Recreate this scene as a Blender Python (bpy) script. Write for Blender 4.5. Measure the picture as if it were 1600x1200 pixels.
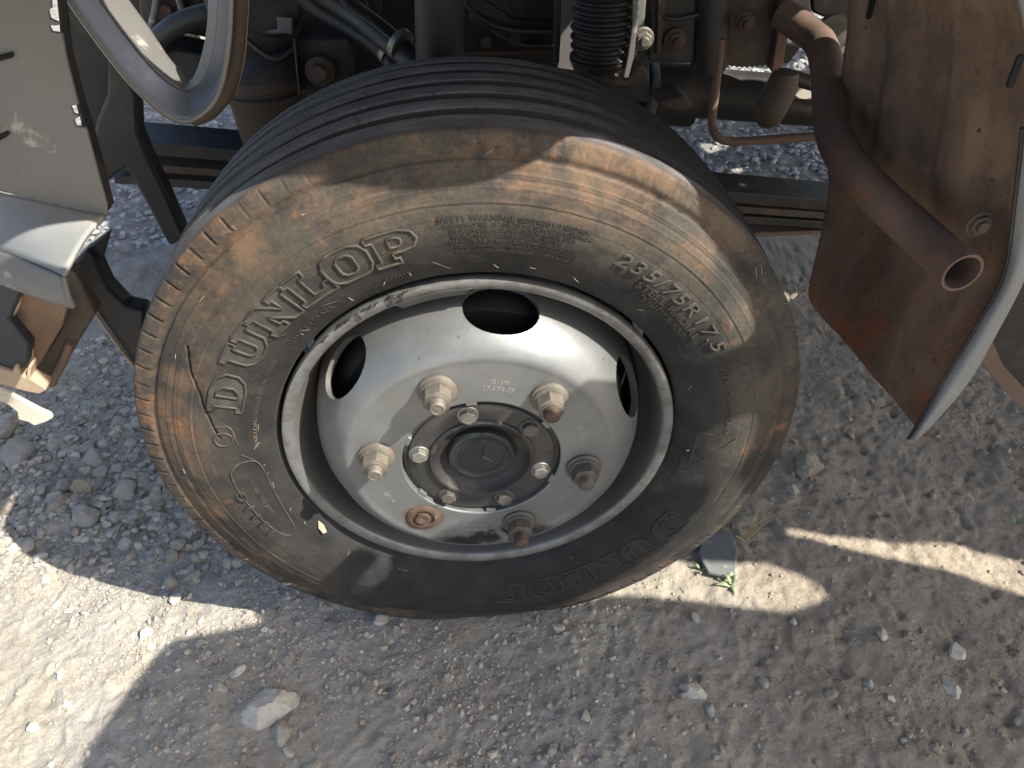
import bpy, bmesh, math, random
import numpy as np
from mathutils import Vector, Matrix, Euler
random.seed(7)
rng = np.random.default_rng(11)
scn = bpy.context.scene
col = scn.collection
for o in list(bpy.data.objects):
    bpy.data.objects.remove(o)

# ------------------------------------------------------------------ camera, sky, sun, exposure
H = 0.385                                   # height of the wheel hub above the ground
PITCH, YAW, ROLL = 0.7111, 0.0298, -0.0624
FPX = 1163.7                                # focal length in pixels of the 1600 px wide photograph
CAM = np.array([0.0231, -0.6457, 1.030])
FWD = np.array([math.sin(YAW)*math.cos(PITCH), math.cos(YAW)*math.cos(PITCH), -math.sin(PITCH)])
_r = np.array([math.cos(YAW), -math.sin(YAW), 0.0])
_u = np.cross(_r, FWD)
RIGHT = _r*math.cos(ROLL) + _u*math.sin(ROLL)
UP = -_r*math.sin(ROLL) + _u*math.cos(ROLL)
cam = bpy.data.cameras.new('camera')
cam.sensor_width = 36.0
cam.lens = FPX/1600*36.0
cam.clip_start = 0.02
cam.clip_end = 400
camo = bpy.data.objects.new('camera', cam)
camo.matrix_world = Matrix(((RIGHT[0], UP[0], -FWD[0], CAM[0]), (RIGHT[1], UP[1], -FWD[1], CAM[1]),
                            (RIGHT[2], UP[2], -FWD[2], CAM[2]), (0, 0, 0, 1)))
col.objects.link(camo)
scn.camera = camo

SUN_DIR = Vector((0.645, -0.31, 0.70)).normalized()      # towards the sun
world = bpy.data.worlds.new('World')
scn.world = world
world.use_nodes = True
wn = world.node_tree
bg = wn.nodes['Background']
sky = wn.nodes.new('ShaderNodeTexSky')
sky.sky_type = 'NISHITA'
sky.sun_disc = False
sky.sun_elevation = math.asin(SUN_DIR.z)
sky.sun_rotation = math.atan2(SUN_DIR.x, SUN_DIR.y)
sky.air_density = 0.95
sky.dust_density = 3.0
sky.ozone_density = 0.6
wn.links.new(sky.outputs[0], bg.inputs[0])
bg.inputs[1].default_value = 0.14
sl = bpy.data.lights.new('sun', 'SUN')
sl.energy = 5.0
sl.angle = math.radians(0.5)
sl.color = (1.0, 0.94, 0.83)
so = bpy.data.objects.new('sun', sl)
so.rotation_euler = (-SUN_DIR).to_track_quat('-Z', 'Y').to_euler()
so.location = (2, -2, 4)
col.objects.link(so)
scn.view_settings.view_transform = 'Standard'
scn.view_settings.look = 'None'
scn.view_settings.gamma = 1
scn.view_settings.exposure = 1.1
scn.cycles.use_denoising = True
scn.cycles.max_bounces = 8

# ------------------------------------------------------------------ helpers
def ray(px, py):
    return FWD + RIGHT*(px-800)/FPX - UP*(py-600)/FPX
def at(px, py, Y):
    """the point of the vertical plane y=Y that the photograph shows at this pixel"""
    d = ray(px, py); return CAM + d*(Y-CAM[1])/d[1]
def atz(px, py, Z):
    d = ray(px, py); return CAM + d*(Z-CAM[2])/d[2]
def atp(px, py, P, N):
    d = ray(px, py); P = np.array(P); N = np.array(N)
    return CAM + d*((P-CAM)@N)/(d@N)

def link(o, parent=None):
    col.objects.link(o)
    if parent is not None:
        o.parent = parent
    return o
def tag(o, label=None, cat=None, group=None, kind=None):
    for k, v in (('label', label), ('category', cat), ('group', group), ('kind', kind)):
        if v: o[k] = v
    return o
def empty(name, loc=(0, 0, 0), parent=None):
    o = bpy.data.objects.new(name, None)
    o.location = loc
    o.empty_display_size = 0.05
    return link(o, parent)
def mesh(name, V, F, m, parent=None, smooth=True, sharp=35, bevel=0.0, loc=None):
    me = bpy.data.meshes.new(name)
    me.from_pydata([tuple(map(float, v)) for v in V], [], [tuple(map(int, f)) for f in F])
    return finish(name, me, m, parent, smooth, sharp, bevel, loc)
def finish(name, me, m, parent=None, smooth=True, sharp=35, bevel=0.0, loc=None):
    bm = bmesh.new(); bm.from_mesh(me)
    bmesh.ops.recalc_face_normals(bm, faces=bm.faces)
    bm.to_mesh(me); bm.free()
    if m: me.materials.append(m)
    if smooth:
        me.shade_smooth()
        if sharp: me.set_sharp_from_angle(angle=math.radians(sharp))
    o = bpy.data.objects.new(name, me)
    if loc is not None: o.location = loc
    if bevel:
        b = o.modifiers.new('bevel', 'BEVEL'); b.width = bevel; b.segments = 2; b.limit_method = 'ANGLE'; b.angle_limit = math.radians(40)
        b.harden_normals = False
    return link(o, parent)
def fast_mesh(name, V, Q, m, parent=None, kind=None):
    """large quad mesh from numpy arrays"""
    me = bpy.data.meshes.new(name)
    V = np.asarray(V, np.float32); Q = np.asarray(Q, np.int32); k = Q.shape[1]
    me.vertices.add(len(V)); me.vertices.foreach_set('co', V.ravel())
    me.loops.add(Q.size); me.loops.foreach_set('vertex_index', Q.ravel())
    me.polygons.add(len(Q)); me.polygons.foreach_set('loop_start', np.arange(len(Q), dtype=np.int32)*k)
    me.polygons.foreach_set('loop_total', np.full(len(Q), k, np.int32))
    me.update(); me.validate()
    me.materials.append(m); me.shade_smooth()
    o = bpy.data.objects.new(name, me)
    if kind: o['kind'] = kind
    return link(o, parent)

def prism(pts, vec):
    n = len(pts); V = [np.array(p) for p in pts] + [np.array(p)+np.array(vec) for p in pts]
    F = [list(range(n)), list(range(2*n-1, n-1, -1))] + [[i, (i+1) % n, n+(i+1) % n, n+i] for i in range(n)]
    return V, F
def plate(name, px, Y, depth, m, parent, bevel=0.002, **k):
    """upright plate: outline in the plane y=Y, thickness away from the road side"""
    V, F = prism([at(x, y, Y) for x, y in px], (0, depth, 0))
    return mesh(name, V, F, m, parent, bevel=bevel, **k)
def spline(P, n=8, closed=False):
    P = [np.array(p, float) for p in P]; out = []
    L = len(P); rngi = range(L) if closed else range(L-1)
    for i in rngi:
        p0 = P[(i-1) % L] if (closed or i > 0) else 2*P[0]-P[1]
        p1, p2 = P[i], P[(i+1) % L]
        p3 = P[(i+2) % L] if (closed or i < L-2) else 2*P[-1]-P[-2]
        for k in range(n):
            t = k/n
            out.append(.5*((2*p1)+(-p0+p2)*t+(2*p0-5*p1+4*p2-p3)*t*t+(-p0+3*p1-3*p2+p3)*t**3))
    if not closed: out.append(P[-1])
    return out
def tube_vf(P, r, n=12, cap=True, closed=False):
    P = [np.array(p, float) for p in P]; V = []; F = []
    L = len(P); nrm = None
    for i, p in enumerate(P):
        a = P[(i-1) % L] if (closed or i > 0) else P[0]; b = P[(i+1) % L] if (closed or i < L-1) else P[-1]
        t = b-a; t = t/(np.linalg.norm(t)+1e-12)
        if nrm is None:
            nrm = np.cross(t, [0, 0, 1.0] if abs(t[2]) < .9 else [1.0, 0, 0])
        nrm = nrm-t*(nrm@t); nrm = nrm/(np.linalg.norm(nrm)+1e-12); bn = np.cross(t, nrm)
        rr = r[i] if hasattr(r, '__len__') else r
        for k in range(n):
            a_ = 2*math.pi*k/n
            V.append(p+rr*(nrm*math.cos(a_)+bn*math.sin(a_)))
    for i in range(L if closed else L-1):
        for k in range(n):
            j = (i+1) % L
            F.append([i*n+k, i*n+(k+1) % n, j*n+(k+1) % n, j*n+k])
    if cap and not closed:
        F.append(list(range(n))[::-1]); F.append([(L-1)*n+k for k in range(n)])
    return V, F
def tube(name, P, r, m, parent, n=14, cap=True, closed=False, smooth_n=0, **k):
    if smooth_n: P = spline(P, smooth_n, closed)
    V, F = tube_vf(P, r, n, cap, closed)
    return mesh(name, V, F, m, parent, sharp=50, **k)
def join_vf(parts):
    V = []; F = []
    for v, f in parts:
        b = len(V); V += list(v); F += [[i+b for i in q] for q in f]
    return V, F
def lathe_vf(prof, n=64, axis='y', close=False):
    """prof: (radius, position along axis); axis y points away from the road side"""
    V = []; F = []; L = len(prof)
    for i in range(n):
        a = 2*math.pi*i/n; c, s = math.cos(a), math.sin(a)
        for r, y in prof:
            V.append((r*c, y, r*s) if axis == 'y' else (r*c, r*s, y))
    for i in range(n):
        j = (i+1) % n
        for k in range(L if close else L-1):
            k2 = (k+1) % L
            F.append([i*L+k, i*L+k2, j*L+k2, j*L+k])
    return V, F
def lathe(name, prof, m, parent, n=64, axis='y', close=False, loc=None, sharp=40):
    V, F = lathe_vf(prof, n, axis, close)
    o = mesh(name, V, F, m, parent, sharp=sharp, loc=loc)
    bm = bmesh.new(); bm.from_mesh(o.data); bmesh.ops.remove_doubles(bm, verts=bm.verts, dist=1e-6); bm.to_mesh(o.data); bm.free()
    return o
def grid_sheet(name, rows, m, parent, thick=0.003, sub=6, wave=None, smooth=True):
    """smooth sheet through rows of points, with real thickness"""
    rows = [spline(r, sub) for r in rows]
    cols = list(zip(*rows)); cols = [spline(list(c), sub) for c in cols]
    nU = len(cols); nV = len(cols[0]); V = []
    for i in range(nU):
        for j in range(nV):
            p = np.array(cols[i][j])
            if wave is not None: p = p+wave(i/(nU-1), j/(nV-1))
            V.append(p)
    F = [[i*nV+j, i*nV+j+1, (i+1)*nV+j+1, (i+1)*nV+j] for i in range(nU-1) for j in range(nV-1)]
    o = mesh(name, V, F, m, parent, sharp=60)
    s = o.modifiers.new('thickness', 'SOLIDIFY'); s.thickness = thick; s.offset = 0
    return o
def text_mesh(s, size=1.0, extrude=0.0, shear=0.0, bold=0.0, spacing=1.0):
    c = bpy.data.curves.new('t', 'FONT'); c.body = s; c.size = size; c.extrude = extrude; c.shear = shear
    c.offset = bold; c.resolution_u = 2; c.space_character = spacing
    o = bpy.data.objects.new('t', c); col.objects.link(o)
    dg = bpy.context.evaluated_depsgraph_get()
    me = bpy.data.meshes.new_from_object(o.evaluated_get(dg), depsgraph=dg)
    bpy.data.objects.remove(o); bpy.data.curves.remove(c)
    return me

# ---- noise on the cpu
def vnoise(x, y, seed=0):
    xi = np.floor(x).astype(np.int64); yi = np.floor(y).astype(np.int64); fx = x-xi; fy = y-yi
    fx = fx*fx*(3-2*fx); fy = fy*fy*(3-2*fy)
    def h(a, b):
        n = (a*374761393 + b*668265263 + seed*1442695041) & 0xffffffff
        n = ((n ^ (n >> 13))*1274126177) & 0xffffffff
        return ((n ^ (n >> 16)) & 0xffff)/65535.0
    return (h(xi, yi)*(1-fx)+h(xi+1, yi)*fx)*(1-fy)+(h(xi, yi+1)*(1-fx)+h(xi+1, yi+1)*fx)*fy
def fbm(x, y, f, o=4, seed=0):
    s = 0; a = 1; t = 0
    for k in range(o):
        s = s+a*vnoise(x*f+17.3*k, y*f-9.1*k, seed+k); t += a; a *= .5; f *= 2.03
    return s/t

# ------------------------------------------------------------------ materials
class NT:
    def __init__(s, name):
        s.m = bpy.data.materials.new(name); s.m.use_nodes = True
        s.t = s.m.node_tree; s.b = s.t.nodes['Principled BSDF']
        s.tc = s.t.nodes.new('ShaderNodeTexCoord')
    def n(s, typ, **k):
        nd = s.t.nodes.new(typ)
        for a, v in k.items(): setattr(nd, a, v)
        return nd
    def l(s, a, b): s.t.links.new(a, b)
    def noise(s, scale, detail=4, rough=.55, vec=None, dist=0):
        nd = s.n('ShaderNodeTexNoise'); nd.inputs['Scale'].default_value = scale; nd.inputs['Detail'].default_value = detail
        nd.inputs['Roughness'].default_value = rough; nd.inputs['Distortion'].default_value = dist
        s.l(vec if vec is not None else s.tc.outputs['Object'], nd.inputs['Vector']); return nd.outputs['Fac']
    def voro(s, scale, vec=None, feature='F1'):
        nd = s.n('ShaderNodeTexVoronoi'); nd.feature = feature; nd.inputs['Scale'].default_value = scale
        s.l(vec if vec is not None else s.tc.outputs['Object'], nd.inputs['Vector']); return nd.outputs['Distance']
    def ramp(s, fac, a, b):
        nd = s.n('ShaderNodeMapRange'); nd.interpolation_type = 'SMOOTHSTEP'; nd.inputs[1].default_value = a; nd.inputs[2].default_value = b
        s.l(fac, nd.inputs[0]); return nd.outputs[0]
    def mix(s, fac, a, b):
        nd = s.n('ShaderNodeMix', data_type='RGBA')
        for sock, v in ((nd.inputs[0], fac), (nd.inputs[6], a), (nd.inputs[7], b)):
            if isinstance(v, (tuple, list)): sock.default_value = (*v, 1)
            elif isinstance(v, (int, float)): sock.default_value = v
            else: s.l(v, sock)
        return nd.outputs[2]
    def math(s, op, a, b=None, c=None):
        nd = s.n('ShaderNodeMath', operation=op)
        for i, v in enumerate((a, b, c)):
            if v is None: continue
            if isinstance(v, (int, float)): nd.inputs[i].default_value = v
            else: s.l(v, nd.inputs[i])
        return nd.outputs[0]
    def set(s, color=None, rough=None, metal=None, spec=None):
        for k, v in (('Base Color', color), ('Roughness', rough), ('Metallic', metal), ('Specular IOR Level', spec)):
            if v is None: continue
            if isinstance(v, (tuple, list)): s.b.inputs[k].default_value = (*v, 1)
            elif isinstance(v, (int, float)): s.b.inputs[k].default_value = v
            else: s.l(v, s.b.inputs[k])
    def bump(s, h, strength=.3, dist=.002):
        nd = s.n('ShaderNodeBump'); nd.inputs['Strength'].default_value = strength; nd.inputs['Distance'].default_value = dist
        prev = s.b.inputs['Normal'].links
        if prev: s.l(prev[0].from_socket, nd.inputs['Normal'])
        s.l(h, nd.inputs['Height']); s.l(nd.outputs[0], s.b.inputs['Normal'])

def mk(name, c1, c2, scale=8, rough=.6, metal=0.0, c3=None, s3=20, t3=(.55, .7), bump=.25, bscale=180, bdist=.001, spec=None, scratch=0, stretch=None, amount3=1.0):
    n = NT(name); vec = None
    if stretch:
        mp = n.n('ShaderNodeMapping'); mp.inputs['Scale'].default_value = stretch
        n.l(n.tc.outputs['Object'], mp.inputs[0]); vec = mp.outputs[0]
    c = n.mix(n.ramp(n.noise(scale, 6, .6, vec), .3, .7), c1, c2)
    ro = n.math('ADD', rough-.1, n.math('MULTIPLY', n.noise(scale*4, 3), .2))
    if c3:
        f = n.math('MULTIPLY', n.ramp(n.noise(s3, 8, .65, vec, .4), *t3), amount3)
        c = n.mix(f, c, c3)
    if scratch:
        w = n.n('ShaderNodeMapping'); w.inputs['Scale'].default_value = (40, 40, 6); w.inputs['Rotation'].default_value = (.5, .3, .8)
        n.l(n.tc.outputs['Object'], w.inputs[0])
        f = n.math('MULTIPLY', n.ramp(n.noise(3, 8, .8, w.outputs[0], 1.5), .62, .7), scratch)
        c = n.mix(f, c, tuple(min(1, x*2.2) for x in c2))
    n.set(c, ro, metal, spec)
    if bump: n.bump(n.noise(bscale, 5, .6), bump, bdist)
    return n.m

M = {}
M['black'] = mk('dusty_black_paint', (.009, .009, .010), (.02, .019, .018), 12, .55, c3=(.055, .046, .037), s3=14, t3=(.5, .72))
M['dark'] = mk('dark_greasy_steel', (.010, .010, .010), (.022, .020, .018), 10, .6, c3=(.055, .042, .032), s3=10, t3=(.5, .75))
M['plastic'] = mk('black_plastic', (.012, .012, .013), (.024, .023, .022), 10, .5, c3=(.06, .05, .04), s3=12, t3=(.55, .75), bump=.15)
M['brown'] = mk('brown_dirty_steel', (.038, .028, .022), (.068, .05, .037), 9, .7, c3=(.11, .065, .04), s3=25, t3=(.5, .7))
M['greypaint'] = mk('grey_plastic_panel', (.128, .126, .122), (.165, .162, .156), 6, .5, c3=(.34, .325, .29), s3=22, t3=(.6, .68), bump=.2, bscale=90, scratch=.5)
M['silver'] = mk('silver_trim', (.19, .20, .205), (.25, .26, .26), 6, .58, metal=.1, c3=(.33, .31, .27), s3=14, t3=(.6, .75), bump=.08, bscale=300)
M['rustpipe'] = mk('rusty_pipe_steel', (.105, .066, .050), (.15, .096, .072), 14, .75, c3=(.18, .085, .05), s3=34, t3=(.52, .72), bump=.45, bscale=260)
M['rust'] = mk('rust', (.055, .036, .028), (.095, .06, .045), 60, .85, c3=(.16, .105, .07), s3=90, bump=.5, bscale=400)
M['nut'] = mk('weathered_zinc_nut', (.115, .105, .09), (.195, .176, .146), 60, .6, metal=.35, c3=(.16, .095, .06), s3=80, t3=(.56, .7), bump=.3, bscale=500)
M['nut_dark'] = mk('weathered_nut_shade_copy', (.075, .069, .062), (.13, .118, .104), 60, .6, metal=.35, c3=(.1, .065, .045), s3=70, t3=(.55, .7), bump=.3, bscale=500)  # darker copy of the nut colour, painting in shade on nuts and bolts
M['bolt'] = mk('zinc_bolt', (.20, .20, .185), (.29, .285, .255), 60, .45, metal=.6, c3=(.16, .12, .08), s3=60, t3=(.55, .7), bump=.2, bscale=500)
M['hub'] = mk('black_hub', (.016, .016, .018), (.034, .033, .033), 25, .55, c3=(.11, .095, .078), s3=30, t3=(.52, .76), bump=.25, bscale=300)
M['hubsteel'] = mk('dull_hub_steel', (.034, .035, .036), (.062, .062, .061), 20, .5, metal=.25, c3=(.05, .042, .035), s3=34, t3=(.5, .7), bump=.25, bscale=300)
M['hubcap'] = mk('black_hub_cap_plastic', (.012, .016, .017), (.02, .026, .027), 25, .42, c3=(.06, .055, .045), s3=30, t3=(.6, .8), bump=.12, bscale=300)
M['cream'] = mk('faded_cream_paint', (.48, .44, .36), (.6, .56, .47), 12, .6, c3=(.3, .23, .16), s3=26, t3=(.55, .72))
M['torn'] = mk('torn_fibreglass', (.30, .22, .15), (.42, .33, .23), 18, .8, c3=(.14, .09, .06), s3=12, t3=(.5, .7), bump=.5, bscale=120)
M['bumper'] = mk('bumper_inner_face', (.14, .085, .05), (.2, .125, .075), 8, .75, c3=(.08, .05, .035), s3=10, t3=(.5, .7), bump=.3)
M['navy'] = mk('dark_blue_plastic', (.02, .024, .032), (.035, .04, .052), 12, .5, c3=(.1, .09, .08), s3=20, t3=(.58, .75))
M['void'] = mk('slot_shade_black', (.004, .004, .004), (.006, .006, .006), 9, .9, bump=0)  # near-black plate colour standing in for the shade inside open slots
M['leaf'] = mk('seedling_leaf', (.22, .28, .15), (.3, .36, .21), 40, .6, bump=.2)
M['straw'] = mk('dry_straw', (.3, .22, .1), (.4, .3, .15), 40, .7, bump=0)
M['glass_chip'] = mk('pale_flake', (.6, .55, .45), (.7, .65, .52), 40, .6)

def mudguard_mat():
    n = NT('rusty_mudguard')
    mp = n.n('ShaderNodeMapping'); mp.inputs['Scale'].default_value = (1.2, 4, 1.2)
    n.l(n.tc.outputs['Object'], mp.inputs[0])
    sep = n.n('ShaderNodeSeparateXYZ'); n.l(n.tc.outputs['Object'], sep.inputs[0])
    base = n.mix(n.ramp(n.noise(7, 5, .55, mp.outputs[0]), .35, .65), (.13, .08, .055), (.195, .126, .085))
    base = n.mix(n.ramp(n.noise(9, 4, .6), .5, .7), base, (.115, .075, .055))
    base = n.mix(n.math('MULTIPLY', n.ramp(n.noise(13, 8, .72, None, .4), .46, .62), .6), base, (.055, .040, .031))
    low = n.ramp(sep.outputs['Z'], .62, .36)
    red = n.math('MULTIPLY', n.ramp(n.noise(16, 8, .62, None, .6), .44, .62), low)
    base = n.mix(red, base, (.22, .066, .028))
    fine = n.ramp(n.noise(170, 6, .8), .4, .7)
    base = n.mix(n.math('MULTIPLY', fine, .35), base, (.17, .125, .09))
    scr = n.ramp(n.noise(45, 9, .85, mp.outputs[0], 1.4), .64, .69)
    base = n.mix(n.math('MULTIPLY', scr, .5), base, (.25, .2, .15))
    spots = n.ramp(n.noise(140, 3, .5), .68, .74)
    base = n.mix(spots, base, (.03, .02, .016))
    n.set(base, .8, 0)
    n.bump(n.noise(220, 5, .6), .4, .0012)
    n.bump(n.noise(25, 5, .6), .3, .004)
    return n.m
M['mudguard'] = mudguard_mat()

def rim_mat():
    n = NT('silver_painted_steel_wheel')
    sep = n.n('ShaderNodeSeparateXYZ'); n.l(n.tc.outputs['Object'], sep.inputs[0])
    r = n.math('SQRT', n.math('ADD', n.math('POWER', sep.outputs['X'], 2), n.math('POWER', sep.outputs['Z'], 2)))
    c = n.mix(n.ramp(n.noise(14, 6, .6), .35, .7), (.172, .182, .186), (.22, .231, .235))
    dirt = n.ramp(n.noise(26, 8, .68, None, .5), .55, .76)
    c = n.mix(n.math('MULTIPLY', dirt, .5), c, (.20, .165, .125))
    fine = n.ramp(n.noise(210, 5, .78), .52, .74)
    c = n.mix(n.math('MULTIPLY', fine, .38), c, (.17, .15, .125))
    runs = n.ramp(n.noise(55, 8, .8, None, 1.2), .60, .68)
    c = n.mix(n.math('MULTIPLY', runs, .5), c, (.15, .11, .08))
    c = n.mix(n.math('MULTIPLY', n.ramp(r, .212, .222), .6), c, (.21, .215, .215))
    lipd = n.math('MULTIPLY', n.ramp(r, .219, .224), n.ramp(n.noise(30, 9, .8), .42, .58))
    c = n.mix(n.math('MULTIPLY', lipd, .75), c, (.115, .108, .10))
    # brown film that gathers in the deep well of the rim
    deep = n.math('MULTIPLY', n.ramp(sep.outputs['Y'], -.012, .05), n.ramp(n.noise(12, 5, .6), .3, .55))
    c = n.mix(n.math('MULTIPLY', deep, .5), c, (.26, .215, .18))
    # spilled grease at the foot of the disc
    wet = n.math('MULTIPLY', n.ramp(n.math('ADD', sep.outputs['Z'], n.math('MULTIPLY', n.noise(24, 5, .6), .05)), -.098, -.112), n.ramp(n.noise(22, 5, .55, None, 1.0), .36, .5))
    wet = n.math('MULTIPLY', wet, n.math('MULTIPLY', n.math('LESS_THAN', r, .158), n.ramp(n.math('ABSOLUTE', n.math('SUBTRACT', sep.outputs['X'], .01)), .09, .06)))
    c = n.mix(wet, c, (.03, .028, .026))
    # rust halo in rings round the stud holes
    rust = None
    for k in range(6):
        a = -0.196+k*math.pi/3
        dx = n.math('SUBTRACT', sep.outputs['X'], .1238*math.cos(a)); dz = n.math('SUBTRACT', sep.outputs['Z'], .1238*math.sin(a))
        d = n.math('SQRT', n.math('ADD', n.math('POWER', dx, 2), n.math('POWER', dz, 2)))
        d = n.math('ADD', d, n.math('MULTIPLY', n.noise(60, 4), .014))
        f = n.math('MULTIPLY', n.ramp(d, .036 if k == 4 else .033, .026 if k == 4 else .022), .95 if k == 4 else .6)
        rust = f if rust is None else n.math('MAXIMUM', rust, f)
    c = n.mix(rust, c, (.17, .10, .06))
    chips = n.ramp(n.noise(120, 3, .5), .70, .74)
    c = n.mix(n.math('MULTIPLY', chips, .7), c, (.1, .06, .04))
    n.set(c, n.math('ADD', .32, n.math('MULTIPLY', n.noise(40, 4), .22)), .5)
    n.bump(n.noise(350, 3, .5), .1, .0005)
    n.bump(n.noise(30, 3, .5), .06, .002)
    return n.m
M['rim'] = rim_mat()

def tyre_mat():
    n = NT('dusty_rubber')
    sep = n.n('ShaderNodeSeparateXYZ'); n.l(n.tc.outputs['Object'], sep.inputs[0])
    X, Y, Z = sep.outputs
    r = n.math('SQRT', n.math('ADD', n.math('POWER', X, 2), n.math('POWER', Z, 2)))
    th = n.math('ARCTAN2', Z, X)
    comb = n.n('ShaderNodeCombineXYZ')                      # noise drawn out along the circumference
    n.l(n.math('MULTIPLY', n.math('COSINE', th), .9), comb.inputs[0]); n.l(n.math('MULTIPLY', n.math('SINE', th), .9), comb.inputs[1])
    n.l(n.math('ADD', n.math('MULTIPLY', r, 6), n.math('MULTIPLY', Y, 8)), comb.inputs[2])
    vec = comb.outputs[0]
    rub = n.mix(n.ramp(n.noise(30, 4), .3, .7), (.013, .013, .014), (.024, .0235, .0235))
    side = n.ramp(Y, .010, -.004)                           # 1 on the sidewall, 0 on the tread
    grey = n.mix(n.ramp(n.noise(10, 9, .72), .38, .62), (.032, .031, .029), (.098, .086, .066))
    height_mask = n.ramp(n.math('ADD', Z, n.math('MULTIPLY', n.noise(6, 5, .6), .16)), -.12, .16)      # the lower half gets less of the dust colour
    edge = n.ramp(r, .342, .352)                             # the outer ring stays dusty all round
    cl = n.math('MAXIMUM', n.math('ADD', n.math('MULTIPLY', height_mask, .80), .20), n.math('MULTIPLY', edge, .8))
    left = n.math('MULTIPLY', n.ramp(X, -.12, -.24), .9)
    cl = n.math('MAXIMUM', cl, left)
    f = n.math('MULTIPLY', n.ramp(r, .262, .318), n.math('ADD', .55, n.math('MULTIPLY', n.noise(5, 5, .6, vec), .6)))
    f = n.math('MAXIMUM', f, n.math('MULTIPLY', n.ramp(n.noise(7, 5, .6), .4, .7), .3))
    f = n.math('MULTIPLY', n.math('MINIMUM', f, .95), cl)
    grain = n.ramp(n.noise(260, 4, .75), .3, .72)
    f = n.math('MULTIPLY', f, n.math('ADD', .46, n.math('MULTIPLY', grain, .50)))
    c = n.mix(n.math('MULTIPLY', f, side), rub, grey)
    tan = n.math('MULTIPLY', n.ramp(n.math('ADD', n.math('MULTIPLY', n.noise(8, 10, .74, None, .3), .7), n.math('MULTIPLY', n.noise(5, 6, .6, vec), .3)), .45, .57), n.math('MULTIPLY', n.ramp(r, .300, .350), n.math('MULTIPLY', cl, n.math('ADD', .35, n.math('MULTIPLY', n.ramp(n.math('SUBTRACT', Z, n.math('MULTIPLY', X, .8)), -.1, .2), .65)))))
    tan = n.math('MULTIPLY', tan, n.math('ADD', .25, n.math('MULTIPLY', n.ramp(n.noise(34, 9, .78, None, .5), .38, .62), .75)))
    c = n.mix(n.math('MULTIPLY', n.math('MULTIPLY', tan, side), .9), c, (.160, .100, .062))
    orange = n.math('MULTIPLY', n.ramp(n.noise(15, 10, .78, None, .4), .56, .66), n.math('MULTIPLY', n.ramp(r, .295, .33), cl))
    c = n.mix(n.math('MULTIPLY', n.math('MULTIPLY', orange, side), .65), c, (.25, .115, .055))
    scuff = n.ramp(n.noise(26, 9, .8, vec, 1.0), .63, .70)
    c = n.mix(n.math('MULTIPLY', n.math('MULTIPLY', scuff, side), .55), c, (.035, .032, .03))
    tread = n.math('SUBTRACT', 1.0, side)
    tw = n.math('MULTIPLY', tread, n.math('ADD', .42, n.math('MULTIPLY', n.ramp(n.noise(7, 7, .65, vec, .3), .35, .7), .5)))
    c = n.mix(tw, c, (.145, .139, .143))
    tb = n.math('MULTIPLY', tread, n.ramp(n.noise(22, 8, .7, vec, .4), .62, .72))
    c = n.mix(n.math('MULTIPLY', tb, .4), c, (.14, .095, .07))
    dy = n.math('MULTIPLY', n.math('SUBTRACT', Y, .1), 10)
    crn = n.math('SUBTRACT', .39412, n.math('MULTIPLY', n.math('MULTIPLY', dy, dy), .00398))
    groove_shade = n.math('MULTIPLY', tread, n.ramp(n.math('SUBTRACT', crn, r), .0006, .0022))
    groove_shade = n.math('MULTIPLY', groove_shade, n.math('GREATER_THAN', Y, .02))
    c = n.mix(n.math('MULTIPLY', groove_shade, .9), c, (.012, .012, .012))  # shade of the grooves painted into the colour by depth
    # fine zigzag sipes cut across the ribs
    zig = n.math('ADD', n.math('PINGPONG', n.math('MULTIPLY', Y, 150), 1.0), n.math('MULTIPLY', n.noise(25, 2), 1.6))
    s = n.math('FRACT', n.math('ADD', n.math('MULTIPLY', th, 68/(2*math.pi)), n.math('MULTIPLY', zig, .16)))
    s = n.math('ABSOLUTE', n.math('SUBTRACT', s, .5))
    keep = n.ramp(n.noise(30, 3), .5, .56)
    cut = n.math('MULTIPLY', n.math('MULTIPLY', n.math('LESS_THAN', s, .015), tread), n.math('MULTIPLY', n.math('GREATER_THAN', Y, .034), keep))
    n.set(c, .78, 0, .35)
    c2 = n.mix(cut, c, (.01, .01, .01)); n.set(c2)
    n.bump(n.math('SUBTRACT', 1.0, cut), .7, .002)
    n.bump(n.noise(420, 5, .7), .5, .0008)
    n.bump(n.noise(60, 6, .7), .4, .0014)
    return n.m
M['tyre'] = tyre_mat()
M['letter'] = mk('rubber_lettering', (.030, .029, .027), (.066, .060, .05), 40, .75, c3=(.17, .115, .07), s3=22, t3=(.55, .7), bump=.2, bscale=400)
M['letter_mid'] = mk('dusty_rubber_lettering', (.045, .043, .038), (.10, .09, .073), 40, .75, bump=.2, bscale=400)
M['ghost'] = mk('worn_rubber_lettering', (.022, .021, .021), (.034, .032, .031), 40, .75, bump=.2, bscale=400)
M['letter_dark'] = mk('dark_rubber_lettering', (.022, .021, .02), (.045, .042, .036), 40, .7, bump=.2, bscale=400)

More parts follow.
